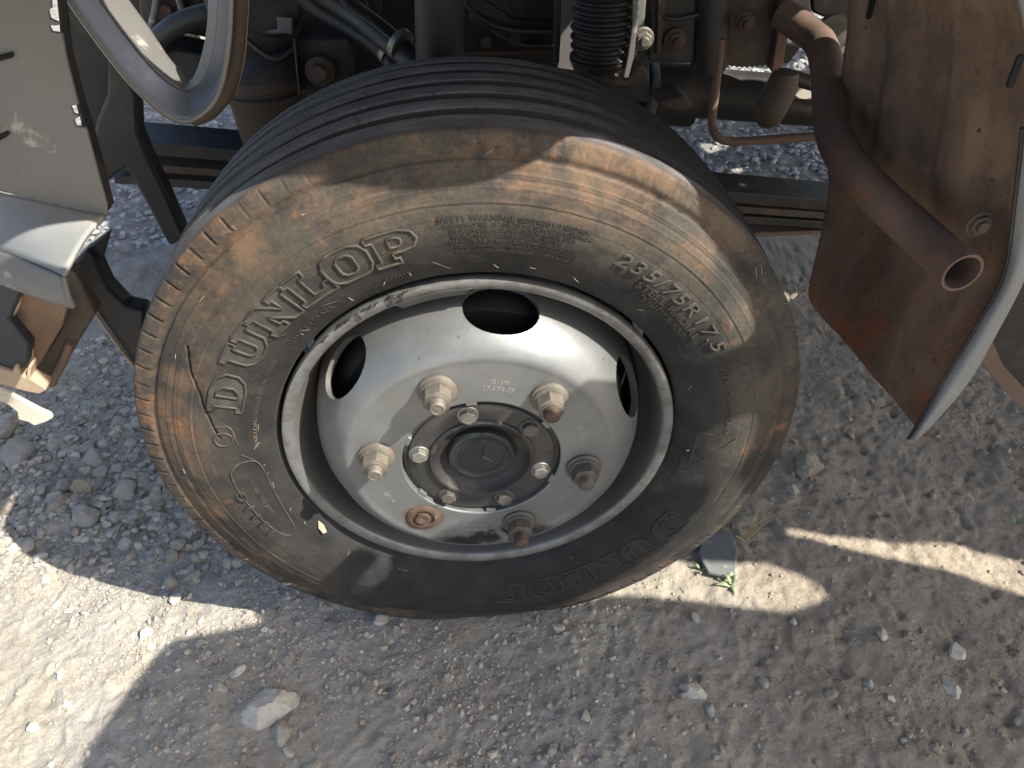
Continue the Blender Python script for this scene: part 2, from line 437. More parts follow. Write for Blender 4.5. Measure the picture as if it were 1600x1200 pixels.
def ground_mat():
    n = NT('dusty_dirt_ground')
    sep = n.n('ShaderNodeSeparateXYZ'); n.l(n.tc.outputs['Object'], sep.inputs[0])
    wob = n.math('MULTIPLY', n.math('SUBTRACT', n.noise(3, 5), .5), .7)
    pale = n.mix(n.ramp(n.noise(9, 8, .65), .35, .65), (.41, .372, .305), (.51, .465, .382))
    grey = n.mix(n.ramp(n.noise(14, 8, .65), .35, .65), (.38, .358, .322), (.49, .462, .412))
    c = n.mix(n.ramp(n.noise(4, 8, .62, None, .5), .42, .6), pale, grey)
    brown = n.mix(n.ramp(n.noise(11, 8, .65), .35, .65), (.37, .308, .237), (.48, .405, .312))
    c = n.mix(n.math('MULTIPLY', n.ramp(n.math('ADD', sep.outputs['X'], wob), .12, .55), .85), c, brown)
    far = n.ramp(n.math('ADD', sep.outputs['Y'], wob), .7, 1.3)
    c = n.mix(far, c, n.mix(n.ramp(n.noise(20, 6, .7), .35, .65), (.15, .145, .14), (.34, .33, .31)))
    damp = n.ramp(n.noise(3.3, 6, .6), .6, .75)
    c = n.mix(n.math('MULTIPLY', damp, .3), c, (.22, .19, .16))
    gr = n.ramp(n.noise(230, 5, .8), .3, .7)
    c = n.mix(n.math('MULTIPLY', gr, .42), c, (.24, .21, .17))
    speck = n.ramp(n.noise(120, 5, .75), .60, .70)
    c = n.mix(n.math('MULTIPLY', speck, .5), c, (.16, .14, .12))
    lightspk = n.ramp(n.noise(170, 4, .75, None, .4), .62, .70)
    c = n.mix(n.math('MULTIPLY', lightspk, .45), c, (.6, .55, .46))
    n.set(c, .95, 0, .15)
    n.bump(n.noise(420, 5, .75), .7, .0022)
    n.bump(n.noise(150, 6, .75, None, .3), .75, .007)
    n.bump(n.voro(110), .3, .004)
    return n.m
M['ground'] = ground_mat()
def stone_mat(name, a, b, c3, seedshift):
    n = NT(name)
    oi = n.n('ShaderNodeObjectInfo')
    c = n.mix(oi.outputs['Random'], a, b)
    c = n.mix(n.ramp(n.noise(40+seedshift, 7, .65), .4, .65), c, c3)
    ge = n.n('ShaderNodeNewGeometry'); sx = n.n('ShaderNodeSeparateXYZ'); n.l(ge.outputs['Normal'], sx.inputs[0])
    pos = n.noise(90, 6, .75, ge.outputs['Position'])
    dust = n.math('MULTIPLY', n.ramp(sx.outputs['Z'], .2, .95), n.ramp(pos, .38, .6))
    c = n.mix(n.math('MULTIPLY', dust, .8), c, (.42, .375, .30))
    c = n.mix(n.math('MULTIPLY', n.ramp(n.noise(240, 5, .8, ge.outputs['Position']), .5, .72), .45), c, (.15, .14, .125))
    n.set(c, .9, 0, .2)
    n.bump(n.noise(260, 6, .75, ge.outputs['Position']), .7, .003)
    return n.m
M['stone'] = stone_mat('grey_stone', (.22, .215, .205), (.36, .345, .31), (.38, .345, .285), 0)
M['stone_pale'] = stone_mat('pale_stone', (.56, .54, .48), (.64, .61, .53), (.46, .41, .33), 9)
M['stone_tan'] = stone_mat('tan_stone', (.30, .255, .19), (.36, .30, .22), (.2, .17, .13), 5)
def gravel_mat():
    n = NT('grit')
    at_ = n.n('ShaderNodeAttribute'); at_.attribute_name = 'tone'
    ge = n.n('ShaderNodeNewGeometry'); sx = n.n('ShaderNodeSeparateXYZ'); n.l(ge.outputs['Position'], sx.inputs[0])
    c = n.mix(at_.outputs['Fac'], (.22, .20, .18), (.50, .455, .375))
    c = n.mix(n.math('MULTIPLY', n.ramp(sx.outputs['X'], .15, .6), .55), c, (.30, .235, .17))
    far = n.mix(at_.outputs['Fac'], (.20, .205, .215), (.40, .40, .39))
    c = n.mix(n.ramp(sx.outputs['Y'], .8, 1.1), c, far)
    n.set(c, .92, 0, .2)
    n.bump(n.noise(260, 5, .7, ge.outputs['Position']), .5, .002)
    return n.m
M['gravel'] = gravel_mat()
M['slab'] = mk('grey_rubber_scrap', (.13, .135, .14), (.19, .195, .195), 20, .8, c3=(.3, .29, .26), s3=60, t3=(.55, .7), bump=.4)

# ------------------------------------------------------------------ ground: one sheet out to the horizon, fine near the wheel
def axis_coords(lo, hi, step, far, grow=1.12):
    a = list(np.arange(lo, hi, step)); s = step
    while a[-1] < far: s *= grow; a.append(a[-1]+s)
    s = step; b = []; x = lo
    while x > -far: s *= grow; x -= s; b.append(x)
    return np.array(b[::-1]+a)
gx = axis_coords(-1.05, 1.12, .0042, 120); gy = axis_coords(-.32, .78, .0042, 120)
GX, GY = np.meshgrid(gx, gy, indexing='ij')
def ground_h(x, y):
    near = np.clip(1.6-np.maximum(np.abs(x)-.9, 0)-np.maximum(np.abs(y-.2)-.5, 0)*1.2, 0, 1)
    h = (fbm(x, y, 2.2, 3, 1)-.5)*.030
    h = h+(fbm(x, y, 14, 4, 5)-.5)*.012
    c = fbm(x, y, 70, 4, 9); h = h+near*(c-.5)*.0055
    lump = np.clip(fbm(x, y, 46, 3, 13)-.58, 0, 1); h = h+near*lump*.020*(1-.5*np.clip((x-.1)*4, 0, 1))
    pit = np.clip(.36-fbm(x, y, 30, 3, 23), 0, 1); h = h-near*pit*.03+near*(fbm(x, y, 110, 2, 91)-.5)*.0040
    rub = np.clip((-x-.2)*3, 0, 1)*np.clip((y-.1)*6, 0, 1); h = h+near*rub*np.clip(fbm(x, y, 22, 3, 31)-.45, 0, 1)*.045
    flat = np.exp(-((x/.16)**2+((y-.1)/.16)**2)**2)
    return h*(1-.9*flat)-.003*flat-.002
GZ = ground_h(GX, GY)
nx, ny = GX.shape
idx = np.arange(nx*ny).reshape(nx, ny)
Q = np.stack([idx[:-1, :-1], idx[1:, :-1], idx[1:, 1:], idx[:-1, 1:]], -1).reshape(-1, 4)
ground = fast_mesh('ground', np.stack([GX, GY, GZ], -1).reshape(-1, 3), Q, M['ground'], kind='structure')
def gz(x, y): return float(ground_h(np.array([x]), np.array([y]))[0])
def gpt(px, py):
    p = atz(px, py, 0.0)
    for _ in range(3): p = atz(px, py, gz(p[0], p[1]))
    return p

# ------------------------------------------------------------------ the truck
truck = empty('truck')
tag(truck, 'wrecked truck with dusty front wheel, torn front panels and rusty mudguard', 'truck')

# ---- wheel
wheel = empty('wheel', (0, 0, H), truck)
SIDE = [(.2385, .010), (.2405, .002), (.245, -.004), (.258, -.0125), (.275, -.0185), (.295, -.0220), (.312, -.0225), (.330, -.0205), (.345, -.0170), (.358, -.0128), (.3665, -.0098)]
_sp = np.array(spline(SIDE, 18))
def side_y(r): return np.interp(r, _sp[:, 0], _sp[:, 1])
prof = [tuple(p) for p in _sp]
prof = [p for p in prof]
# step and notched buttress, shoulder
prof += [(.3672, -.0082), (.3678, -.0064), (.3700, -.0060), (.3735, -.0066), (.3765, -.0074), (.379, -.0072), (.382, -.0064), (.385, -.0056), (.388, -.0048), (.391, -.0038), (.3932, -.0030), (.3948, -.0016), (.3958, .0002)]
def crown(y): return .4005-.0045*((y-.1)/.1)**2
GR = [(.036, .0078), (.0715, .0078), (.107, .0074), (.1425, .0070), (.175, .0060)]
ys = []
y = .002
edges = []
for gc, gw in GR:
    edges += [(gc-gw, 0), (gc-gw+.0012, 1), (gc+gw-.0012, 1), (gc+gw, 0)]
ty = [.002, .006, .012, .018, .024]
tp = [(yy, 0) for yy in ty]
for i, (gc, gw) in enumerate(GR):
    tp += [(gc-gw-.0008, 0), (gc-gw, .0006), (gc-gw+.0014, .013), (gc, .015), (gc+gw-.0014, .013), (gc+gw, .0006), (gc+gw+.0008, 0)]
    if i < len(GR)-1:
        a = gc+gw; b = GR[i+1][0]-GR[i+1][1]
        tp += [(a+(b-a)*t, 0) for t in (.25, .5, .75)]
tp += [(.188, 0), (.194, 0), (.199, 0)]
ntr0 = len(prof)
prof += [(crown(yy)-d, yy) for yy, d in tp]
ntr1 = len(prof)
prof += [(.3945, .2015), (.391, .204), (.38, .208), (.36, .214), (.33, .222), (.30, .221), (.27, .214), (.2385, .19)]
prof = np.array(prof)
prof[:, 0] = np.where(prof[:, 0] > .345, .345+(prof[:, 0]-.345)*.885, prof[:, 0])
NT_ = 1836
th = np.arange(NT_)*2*math.pi/NT_
PR = np.repeat(prof[None, :, 0], NT_, 0); PY = np.repeat(prof[None, :, 1], NT_, 0); TH = np.repeat(th[:, None], len(prof), 1)
# notches on the buttress
ph = (TH*102/(2*math.pi)) % 1.0
band = (prof[None, :, 0] > .3750) & (prof[None, :, 0] < .3885) & (np.arange(len(prof))[None, :] < ntr0)
worn = 1-.8*np.clip((np.cos(TH-math.radians(62))-.35)/.3, 0, 1)
notch = np.where((ph < .075) & band, 1.0, 0.0)*worn*(.6+.8*vnoise(TH*40, TH*0, 77))
PY = PY+notch*.0021; PR = PR-notch*.0006
side_mask = (np.arange(len(prof))[None, :] < ntr0)
und = (fbm(TH*9, PR*40, 1, 4, 41)-.5)
PY = PY+np.where(side_mask, und*.0022, 0)
PR = PR+np.where(~side_mask, (fbm(TH*26, PY*60, 1, 3, 51)-.5)*.0007, 0)
# fine moulded rings on the sidewall
for rc, w, hgt in ((.3540, .0010, .0012), (.3490, .0014, -.0016), (.3420, .0012, .0010), (.3290, .0010, .0012), (.3265, .0010, -.0012), (.3125, .0008, -.0008), (.2625, .0009, .0007), (.2515, .0012, -.0008)):
    PY = PY-np.where(side_mask, hgt*.4*np.exp(-((PR-rc)/w)**2), 0)
# the long crack on the left of the sidewall
ct = np.radians([146.2, 151, 155.7, 162, 168.4]); cr = [.3446, .335, .3227, .310, .2994]
rc = np.interp(TH, ct, cr)+(fbm(TH*60, TH*0, 1, 3, 61)-.5)*.0018
inside = (TH > ct[0]) & (TH < ct[-1])
PY = PY+np.where(side_mask & inside, .005*np.exp(-((PR-rc)/.0009)**2), 0)
# load: flat on the ground, bulging low sidewall
zz = PR*np.sin(TH)
low = np.clip((-zz-.26)/.125, 0, 1)
bul = low**2*np.exp(-((PR-.335)/.05)**2)
PY = PY+np.where(PY < .1, -1, 1)*bul*.005
zz = np.maximum(zz, -H+.001+np.clip((.034-PY)*.42, 0, .022))
TV = np.stack([PR*np.cos(TH)-.004*np.clip((PR-.30)/.09, 0, 1), PY, zz], -1).reshape(-1, 3)
L_ = len(prof); ii = np.arange(NT_*L_).reshape(NT_, L_); jj = np.roll(ii, -1, 0)
TQ = np.stack([ii[:, :-1], ii[:, 1:], jj[:, 1:], jj[:, :-1]], -1).reshape(-1, 4)
tyre = fast_mesh('tyre', TV, TQ, M['tyre'], wheel)

def bulge(th_, r):
    z = r*math.sin(th_); lo = min(max((-z-.26)/.125, 0), 1)
    return -lo**2*math.exp(-((r-.335)/.05)**2)*.005
def on_side(th_, r, h=0.0):
    """point on the sidewall (wheel coordinates), h above it"""
    return np.array((r*math.cos(th_), float(side_y(r))+bulge(th_, r)-h, r*math.sin(th_)))

# raised word: outlined slab letters with hatched faces
def ell(cx, cy, rx, ry, n=20): return [(cx+rx*math.cos(2*math.pi*k/n)*(abs(math.cos(2*math.pi*k/n))**-.25 if abs(math.cos(2*math.pi*k/n)) > .01 else 1), cy+ry*math.sin(2*math.pi*k/n)) for k in range(n)]
GL = {
 'D': [[(0, 0), (.5, 0), (.75, .1), (.88, .33), (.88, .67), (.75, .9), (.5, 1), (0, 1), (0, .82), (.12, .82), (.12, .18), (0, .18)], [(.36, .18), (.48, .2), (.58, .35), (.58, .65), (.48, .8), (.36, .82)]],
 'U': [[(0, 1), (.44, 1), (.44, .82), (.35, .82), (.35, .3), (.42, .2), (.52, .2), (.6, .3), (.6, .82), (.5, .82), (.5, 1), (.94, 1), (.94, .82), (.84, .82), (.84, .26), (.7, .06), (.5, 0), (.4, 0), (.2, .06), (.1, .26), (.1, .82), (0, .82)]],
 'N': [[(0, 0), (.42, 0), (.42, .18), (.32, .18), (.32, .56), (.62, 0), (.86, 0), (.86, .82), (.96, .82), (.96, 1), (.56, 1), (.56, .82), (.64, .82), (.64, .46), (.34, 1), (0, 1), (0, .82), (.1, .82), (.1, .18), (0, .18)]],
 'L': [[(0, 0), (.86, 0), (.86, .4), (.7, .4), (.64, .2), (.38, .2), (.38, .82), (.5, .82), (.5, 1), (0, 1), (0, .82), (.12, .82), (.12, .18), (0, .18)]],
 'O': [[(.25, 0), (.65, 0), (.82, .1), (.9, .3), (.9, .7), (.82, .9), (.65, 1), (.25, 1), (.08, .9), (0, .7), (0, .3), (.08, .1)], [(.36, .2), (.54, .2), (.62, .32), (.62, .68), (.54, .8), (.36, .8), (.28, .68), (.28, .32)]],
 'P': [[(0, 0), (.48, 0), (.48, .18), (.38, .18), (.38, .36), (.6, .36), (.8, .45), (.88, .68), (.8, .9), (.6, 1), (0, 1), (0, .82), (.12, .82), (.12, .18), (0, .18)], [(.38, .54), (.52, .54), (.6, .61), (.6, .75), (.52, .82), (.38, .82)]]}
def big_letter(ch, deg, r0, hgt, wid, parent, mat=None):
    a0 = math.radians(deg); parts = []
    def P(u, v, h): # u along the clock, v outward
        r = r0+v*hgt; return on_side(a0-(u-.45)*wid/(r0+.5*hgt), r, h)
    for loop in GL[ch]:
        pts = []
        for i in range(len(loop)):
            a = loop[i]; b = loop[(i+1) % len(loop)]
            m = max(1, int(math.hypot((b[0]-a[0])*wid, (b[1]-a[1])*hgt)/.005))
            for k in range(m): pts.append(P(a[0]+(b[0]-a[0])*k/m, a[1]+(b[1]-a[1])*k/m, .0004))
        parts.append(tube_vf(pts, .0016, 6, False, True))
    n = 11                                     # hatching clipped to the face of the letter
    for k in range(1, int(wid/.0021)):
        u = k*.0021/wid; xs = []
        for loop in GL[ch]:
            for i in range(len(loop)):
                a = loop[i]; b = loop[(i+1) % len(loop)]
                if (a[0] <= u) != (b[0] <= u): xs.append(a[1]+(u-a[0])*(b[1]-a[1])/(b[0]-a[0]))
        xs.sort()
        for s, e in zip(xs[::2], xs[1::2]):
            if e-s < .04: continue
            parts.append(tube_vf([P(u, s+(e-s)*t, .0001) for t in (0, .5, 1)], .00055, 4, False))
    V, F = join_vf(parts)
    o = mesh('letter', V, F, mat or M['letter'], parent, sharp=80)
    return o
for ch, deg in zip('DUNLOP', (154.4, 141.3, 130.2, 120.3, 111.7, 102.0)):
    big_letter(ch, deg, .2765, .0360, {'D': .062, 'U': .060, 'N': .057, 'L': .052, 'O': .0535}.get(ch, .0545), wheel)

def arc_text(name, s, deg0, r0, size, m, h=.0009, shear=0, bold=0, spacing=1.0, flip=False, end=None, xscale=1.0, sub=False):
    me = text_mesh(s, size, h, shear, bold, spacing)
    xs = [v.co.x for v in me.vertices]
    if end is not None and xs:
        xscale = math.radians(deg0-end)*(r0+size*.35)/(max(xs)-min(xs)+1e-9)
    x0 = min(xs) if xs else 0
    for v in me.vertices:
        x, y, z = v.co; r = r0+y; a = math.radians(deg0)-(x-x0)*xscale/(r0+size*.35)
        v.co = on_side(a, r, z+h*.55)
    o = finish(name, me, m, wheel, smooth=False)
    return o
arc_text('size_marking', '235/75R17.5', 59.5, .2935, .0220, M['letter_mid'], .0012, .18, .0, 1.1, end=26.0)
arc_text('steel_radial_marking', 'STEEL RADIAL', 52.5, .2815, .0120, M['letter_dark'], .0008, 0, .0003, 1.1, end=31.5)
arc_text('tubeless_marking', 'TUBELESS', 49.5, .2725, .0078, M['letter_dark'], .0007, end=33)
sf = [('SAFETY WARNING:', 93.4, 80.0, .3115, .0088), ('SERIOUS INJURY MAY RESULT FROM:', 79.4, 66.3, .3115, .0062),
      ('• EXPLOSION OF TIRE, RIM ASSEMBLY DUE TO IMPROPER MOUNTING—', 92.9, 65.6, .3055, .0060),
      ('USE SAFETY CAGE & CLIP-ON EXTENSION AIR HOSE. ONLY', 91.4, 68.4, .2997, .0060),
      ('SPECIALLY TRAINED PERSONS SHOULD MOUNT TIRES.', 91.2, 70.5, .2939, .0060),
      ('• TIRE FAILURE DUE TO MISAPPLICATION/IMPROPER INFLATION/', 92.4, 67.2, .2881, .0060),
      ('OVERLOADING—FOLLOW TIRE MANUFACTURERS INSTRUCTIONS', 90.9, 66.7, .2823, .0060),
      ('CHECK INFLATION PRESSURE FREQUENTLY WITH GAUGE', 90.9, 67.9, .2765, .0056)]
for s, a, b, r, sz in sf:
    arc_text('warning_line', s, a, r, sz, M['letter_dark'], .0006, end=b, bold=.00012)
arc_text('origin_marking', 'MADE IN BRAZIL', 136.0, .2575, .0072, M['letter_dark'], .0006, end=120.5)
arc_text('code_marking', 'AF7003', 107.5, .2565, .0072, M['letter_dark'], .0007, end=101.5)
arc_text('serial_marking', '1111G', 201.6, .2930, .0170, M['letter_dark'], .0013, 0, .0002, 1.4, end=186.0)
arc_text('load_marking', 'MAX LOAD SINGLE DUAL COLD', 172, .2605, .0060, M['letter'], .0005, end=142)
arc_text('approval_marking', 'DOT EB3L E0275', 196.0, .2770, .0062, M['letter'], .0005, end=183)
arc_text('ply_marking', 'VEI RADIAL MCA N', 21.5, .2935, .0085, M['letter'], .0006, end=0.0)
for ch, deg in zip('DUNLOP', (-35.0, -47.0, -57.5, -67.0, -76.0, -86.5)): big_letter(ch, deg, .2765, .0360, .0545, wheel, M['ghost'])

def side_tube(name, pts, rad, m, h=.0004, closed=False):
    P = [on_side(math.radians(a), r, h) for a, r in spline([np.array(p, float) for p in pts], 6, closed)]
    return tube(name, P, rad, m, wheel, n=6, closed=closed)
side_tube('label_panel_outline', [(176.5, .285), (179, .297), (184, .299), (192, .297), (199, .295), (203.8, .290), (205, .281), (203, .2715), (196, .2655), (186, .262), (179, .263), (176.3, .270)], .0009, M['letter'], closed=True)
side_tube('logo_ring', [(168.4+2.0*math.cos(t), .2960+.0100*math.sin(t)) for t in np.linspace(0, 2*math.pi, 12, endpoint=False)], .0010, M['letter'], closed=True)
side_tube('logo_box', [(164.6, .3035), (164.8, .288), (170.5, .2815)], .0009, M['letter'])
# rubber flashing: short slanted ridges and vent whiskers over the sidewall
parts = []
for a, r, da, dr in ((175, .270, 3.2, .016), (177.5, .283, 3, .017), (173.5, .281, 2.6, -.013), (146, .268, 3.6, .008), (133.5, .270, 3.5, .010), (119, .262, 3.4, .006), (151, .262, 3, .010), (96, .268, -3.6, -.014),
                     (-6, .262, 6.0, .024), (-5, .293, 3.5, .016), (-14, .262, 5.2, .020), (-17, .256, 3, .010)):
    parts.append(tube_vf([on_side(math.radians(a+da*t), r+dr*t, .0002) for t in (0, .33, .66, 1)], .0008, 5, False))
V, F = join_vf(parts); tag(mesh('flash_ridge', V, F, M['letter_dark'], wheel, sharp=80), kind='stuff')
parts = []
for k in range(46):
    a = math.radians(random.uniform(0, 360)); r = random.choice((.2590, .2590, .3545, .375, .38)); t = random.uniform(-.03, .03); u = random.uniform(-.006, .006)
    p0 = on_side(a, r, 0); p1 = on_side(a+t*.4, r+u*.5, .002); p2 = on_side(a+t, r+u, .003)
    parts.append(tube_vf([p0, p1, p2], .00032, 4, False))
V, F = join_vf(parts); tag(mesh('vent_whisker', V, F, mk('pale_rubber_whisker', (.2, .18, .15), (.3, .27, .22), 30, .8, bump=0), wheel, sharp=80), kind='stuff')
# torn flakes of rubber on the sidewall and tread edge
def flake(name, deg, r, su, sv, h, m):
    a = math.radians(deg); P = [on_side(a+x*su/r, r+y_*sv, .0006+h*z) for x, y_, z in ((-.5, -.3, 0), (0, -.5, .4), (.5, -.2, 1), (.4, .4, .9), (-.1, .5, .3))]
    V, F = prism(P, (0, -.0012, 0)); return mesh(name, V, F, m, wheel, smooth=False)
flake('rubber_flake', -151.0, .2500, .018, .006, .006, M['torn'])
flake('tread_flake', 29.0, .393, .012, .008, .006, M['glass_chip'])

# ragged bead torn away from the flange at the upper left
parts = []
for a0, a1, rr in ((104, 111, .0022), (112, 118, .0015), (121, 127, .0019), (129, 133, .0012)):
    P = []; R_ = []
    for t in np.linspace(0, 1, 12):
        a = math.radians(a0+(a1-a0)*t); P.append(np.array((math.cos(a), 0, math.sin(a)))*(.2345+random.uniform(-.0022, .0018))+np.array((0, -.0056, 0))); R_.append(rr*random.uniform(.3, 1)*math.sin(math.pi*min(max(t, .06), .94)))
    parts.append(tube_vf(P, R_, 7, True))
for a0 in (106.5, 109.5, 119):
    a = math.radians(a0); d = np.array((math.cos(a), 0, math.sin(a))); parts.append(tube_vf([d*.235+np.array((0, -.0058, 0)), d*.230+np.array((.001, -.0058, 0)), d*.2255+np.array((-.001, -.005, 0))], [.0014, .001, .0005], 6, True))
V, F = join_vf(parts); tag(mesh('bead_tear', V, F, M['plastic'], wheel, sharp=60), kind='stuff')
# ---- rim
flange = [(.2175, .030), (.2190, .016), (.2200, .007), (.2208, .0015), (.2222, -.0018), (.2245, -.0032), (.2285, -.0042), (.2322, -.0052), (.2343, -.0045), (.2358, -.0018), (.2360, .004), (.2345, .010), (.232, .010), (.2335, .003), (.2318, -.0002), (.2285, .001), (.2255, .004), (.2230, .014), (.2205, .032)]
well = [(.2175, .030), (.2160, .042), (.2140, .054), (.2105, .062), (.2065, .070), (.2045, .080), (.2040, .10), (.2045, .13), (.215, .15), (.218, .18), (.222, .195), (.225, .195), (.221, .18), (.218, .152), (.2085, .13), (.2080, .10), (.2085, .082), (.211, .074), (.2155, .066), (.2185, .056), (.2205, .044), (.2205, .032)]
rimprof = flange[::-1]+well[1:-1]
lathe('rim_flange', flange+[(.2205, .033), (.2175, .031)], M['rim'], wheel, 180, close=True)
lathe('rim_barrel', well, M['rim'], wheel, 180, close=True)
disc_out = [(.2036, .085), (.2025, .060), (.2010, .044), (.1985, .028), (.1945, .012), (.1885, -.002), (.1815, -.0135), (.1740, -.0220), (.1665, -.0285), (.1610, -.0322), (.1575, -.0335), (.1540, -.0337), (.1510, -.0332), (.1480, -.0330), (.1440, -.0330), (.12, -.0330), (.10, -.0330), (.0955, -.0330), (.0940, -.0318)]
disc_in = [(.0940, -.0215), (.12, -.0210), (.150, -.0210), (.160, -.0185), (.172, -.009), (.183, .006), (.1900, .026), (.1930, .050), (.1935, .085)]
V, F = lathe_vf(disc_out+disc_in, 192, close=True)
disc = mesh('wheel_disc', V, F, M['rim'], wheel, sharp=30)
cuts = []
for k in range(6):
    a = math.radians(79.0+60*k)
    n_ = 28; ring = []
    rad = np.array((math.cos(a), 0, math.sin(a))); tan = np.array((-math.sin(a), 0, math.cos(a)))
    slope = np.array((rad[0]*.55, .83, rad[2]*.55))         # down the cone
    nrm = np.cross(tan, slope); nrm = nrm/np.linalg.norm(nrm)
    if nrm@rad < 0: nrm = -nrm
    cen = rad*.1925+np.array((0, .008, 0))
    for q in range(n_):
        t = 2*math.pi*q/n_; sx = math.copysign(abs(math.cos(t))**.92, math.cos(t)); sy = math.copysign(abs(math.sin(t))**.95, math.sin(t))
        ring.append(cen+tan*.042*sx+slope*.0305*sy)
    V, F = prism([p+nrm*.04 for p in ring], -nrm*.085); cuts.append((V, F))
V, F = join_vf(cuts); cut = mesh('cut', V, F, None, wheel, smooth=False)
bm_ = disc.modifiers.new('holes', 'BOOLEAN'); bm_.object = cut; bm_.operation = 'DIFFERENCE'; bm_.solver = 'EXACT'
# stud hole without a nut, centre bore kept
dg = bpy.context.evaluated_depsgraph_get()
me2 = bpy.data.meshes.new_from_object(disc.evaluated_get(dg), depsgraph=dg)
disc.modifiers.clear(); disc.data = me2; me2.name = 'wheel_disc'
me2.shade_smooth(); me2.set_sharp_from_angle(angle=math.radians(30))
bpy.data.objects.remove(cut)
b = disc.modifiers.new('bevel', 'BEVEL'); b.width = .0014; b.segments = 2; b.limit_method = 'ANGLE'; b.angle_limit = math.radians(50)
# balance weight clipped to the flange
V = []; F = []
for i in range(25):
    a = math.radians(88+23*i/24); e = min(1, min(i, 24-i)/3+.3)
    for r, y_ in ((.2255, -.0062), (.2195, .004), (.2195-.0125*e, .012), (.2175-.0125*e, .016), (.2155, .012), (.222, .004)):
        V.append((r*math.cos(a), y_, r*math.sin(a)))
for i in range(24):
    for k in range(6): F.append([i*6+k, i*6+(k+1) % 6, (i+1)*6+(k+1) % 6, (i+1)*6+k])
F += [[0, 1, 2, 3, 4, 5], [24*6+k for k in range(5, -1, -1)]]
mesh('balance_weight', V, F, M['rim'], wheel, sharp=40)
# ---- lug nuts
def hexprism(r, y0, y1, ch=.0015):
    V = []; F = []
    prof_ = ((r-ch*1.6, y0), (r, y0+ch*math.copysign(1, y1-y0)), (r, y1))
    for rr, yy in prof_:
        for k in range(6): V.append((rr*math.cos(k*math.pi/3), yy, rr*math.sin(k*math.pi/3)))
    for i in range(2):
        for k in range(6): F.append([i*6+k, i*6+(k+1) % 6, (i+1)*6+(k+1) % 6, (i+1)*6+k])
    F.append(list(range(6))[::-1]); F.append(list(range(12, 18)))
    return V, F
def lug_vf(stud_out):
    wash = lathe_vf([(.0, -.002), (.0215, 0.0), (.0215, -.0035), (.0195, -.0055), (.0185, -.0060), (.0185, -.0085), (.0165, -.0098), (.0, -.0098)], 28)
    hx = hexprism(.0162, -.0275, -.0095)
    collar = lathe_vf([(.0122, -.026), (.0118, -.0285), (.0102, -.0292), (.0, -.0292)], 24)
    stud = [(.0094, -.026)]
    y_ = -.029
    while y_ > -.029-stud_out:
        stud += [(.0094, y_), (.0086, y_-.0008)]; y_ -= .0016
    stud += [(.0090, y_), (.0078, y_-.0018), (.0062, y_-.0020), (.0055, y_-.0012), (0, y_-.0012)]
    return wash, hx, collar, lathe_vf(stud, 20)
lugs = {}
for k in range(6):
    if k == 4: continue
    a = -0.196+k*math.pi/3
    dark = k in (0, 5)
    wash, hx, collar, stud = lug_vf((.009, .011, .008, .008, 0, .015)[k])
    V, F = join_vf([wash, hx, collar])
    V = [(v[0], v[1]*.8, v[2]) for v in V]; stud = ([(v[0], v[1]*.8, v[2]) for v in stud[0]], stud[1])
    rot = random.uniform(0, 1); c, s = math.cos(rot), math.sin(rot)
    V = [(v[0]*c-v[2]*s, v[1], v[0]*s+v[2]*c) for v in V]
    p = (.1238*math.cos(a), -.0332, .1238*math.sin(a))
    nut = mesh('lug_nut', V, F, M['nut_dark'] if dark else M['nut'], wheel, sharp=30, loc=p)
    if dark: tag(nut, 'lug nut with shade painted into its colour')
    V, F = stud
    st = mesh('wheel_stud', V, F, M['rust'] if k in (1, 5) else (M['nut_dark'] if dark else M['nut']), wheel, sharp=40, loc=p)
a = -0.196+4*math.pi/3
V, F = join_vf([lathe_vf([(.0135, -.0005), (.0145, -.0022), (.0175, -.0026), (.0215, -.0006), (.0225, 0.0005)], 26),
                lathe_vf([(.0095, -.004), (.0088, -.0042), (.006, -.0040), (0, -.0022)], 18), lathe_vf([(.0095, .004), (.0095, -.004)], 18)])
tag(mesh('wheel_stud', V, F, M['rust'], wheel, sharp=40, loc=(.1238*math.cos(a), -.0333, .1238*math.sin(a))), 'bare rusty stud without its nut')
# stamped figures on the disc
def flat_text(name, s, deg, r, size, m, parent, y_, out=True, h=.0003):
    me = text_mesh(s, size, h)
    xs = [v.co.x for v in me.vertices]; xm = (min(xs)+max(xs))/2
    for v in me.vertices:
        rr = r+(v.co.y if out else -v.co.y); a_ = math.radians(deg)-(1 if out else -1)*(v.co.x-xm)/r
        v.co = (rr*math.cos(a_), y_-v.co.z, rr*math.sin(a_))
    return finish(name, me, m, parent, smooth=False)
M['stamp'] = mk('stamped_silver', (.30, .30, .295), (.38, .38, .37), 40, .35, metal=.5, bump=0)
flat_text('stamped_marking', 'JS139I', 77, .1215, .0085, M['stamp'], wheel, -.0331)
flat_text('stamped_marking', '17.5X6.75', 76.5, .1120, .0085, M['stamp'], wheel, -.0331)
flat_text('stamped_marking', 'CR1/2391', -100, .1215, .0075, M['stamp'], wheel, -.0331, False)
flat_text('stamped_marking', '0027S10S305', -100, .1300, .0075, M['stamp'], wheel, -.0331, False)
flat_text('stamped_marking', 'H 170', -157, .1255, .008, M['stamp'], wheel, -.0331)
flat_text('stamped_marking', '01-10', 17, .122, .0085, M['stamp'], wheel, -.0331)
flat_text('stamped_marking', '0-1-01-10', -38, .126, .0075, M['stamp'], wheel, -.0331, False)
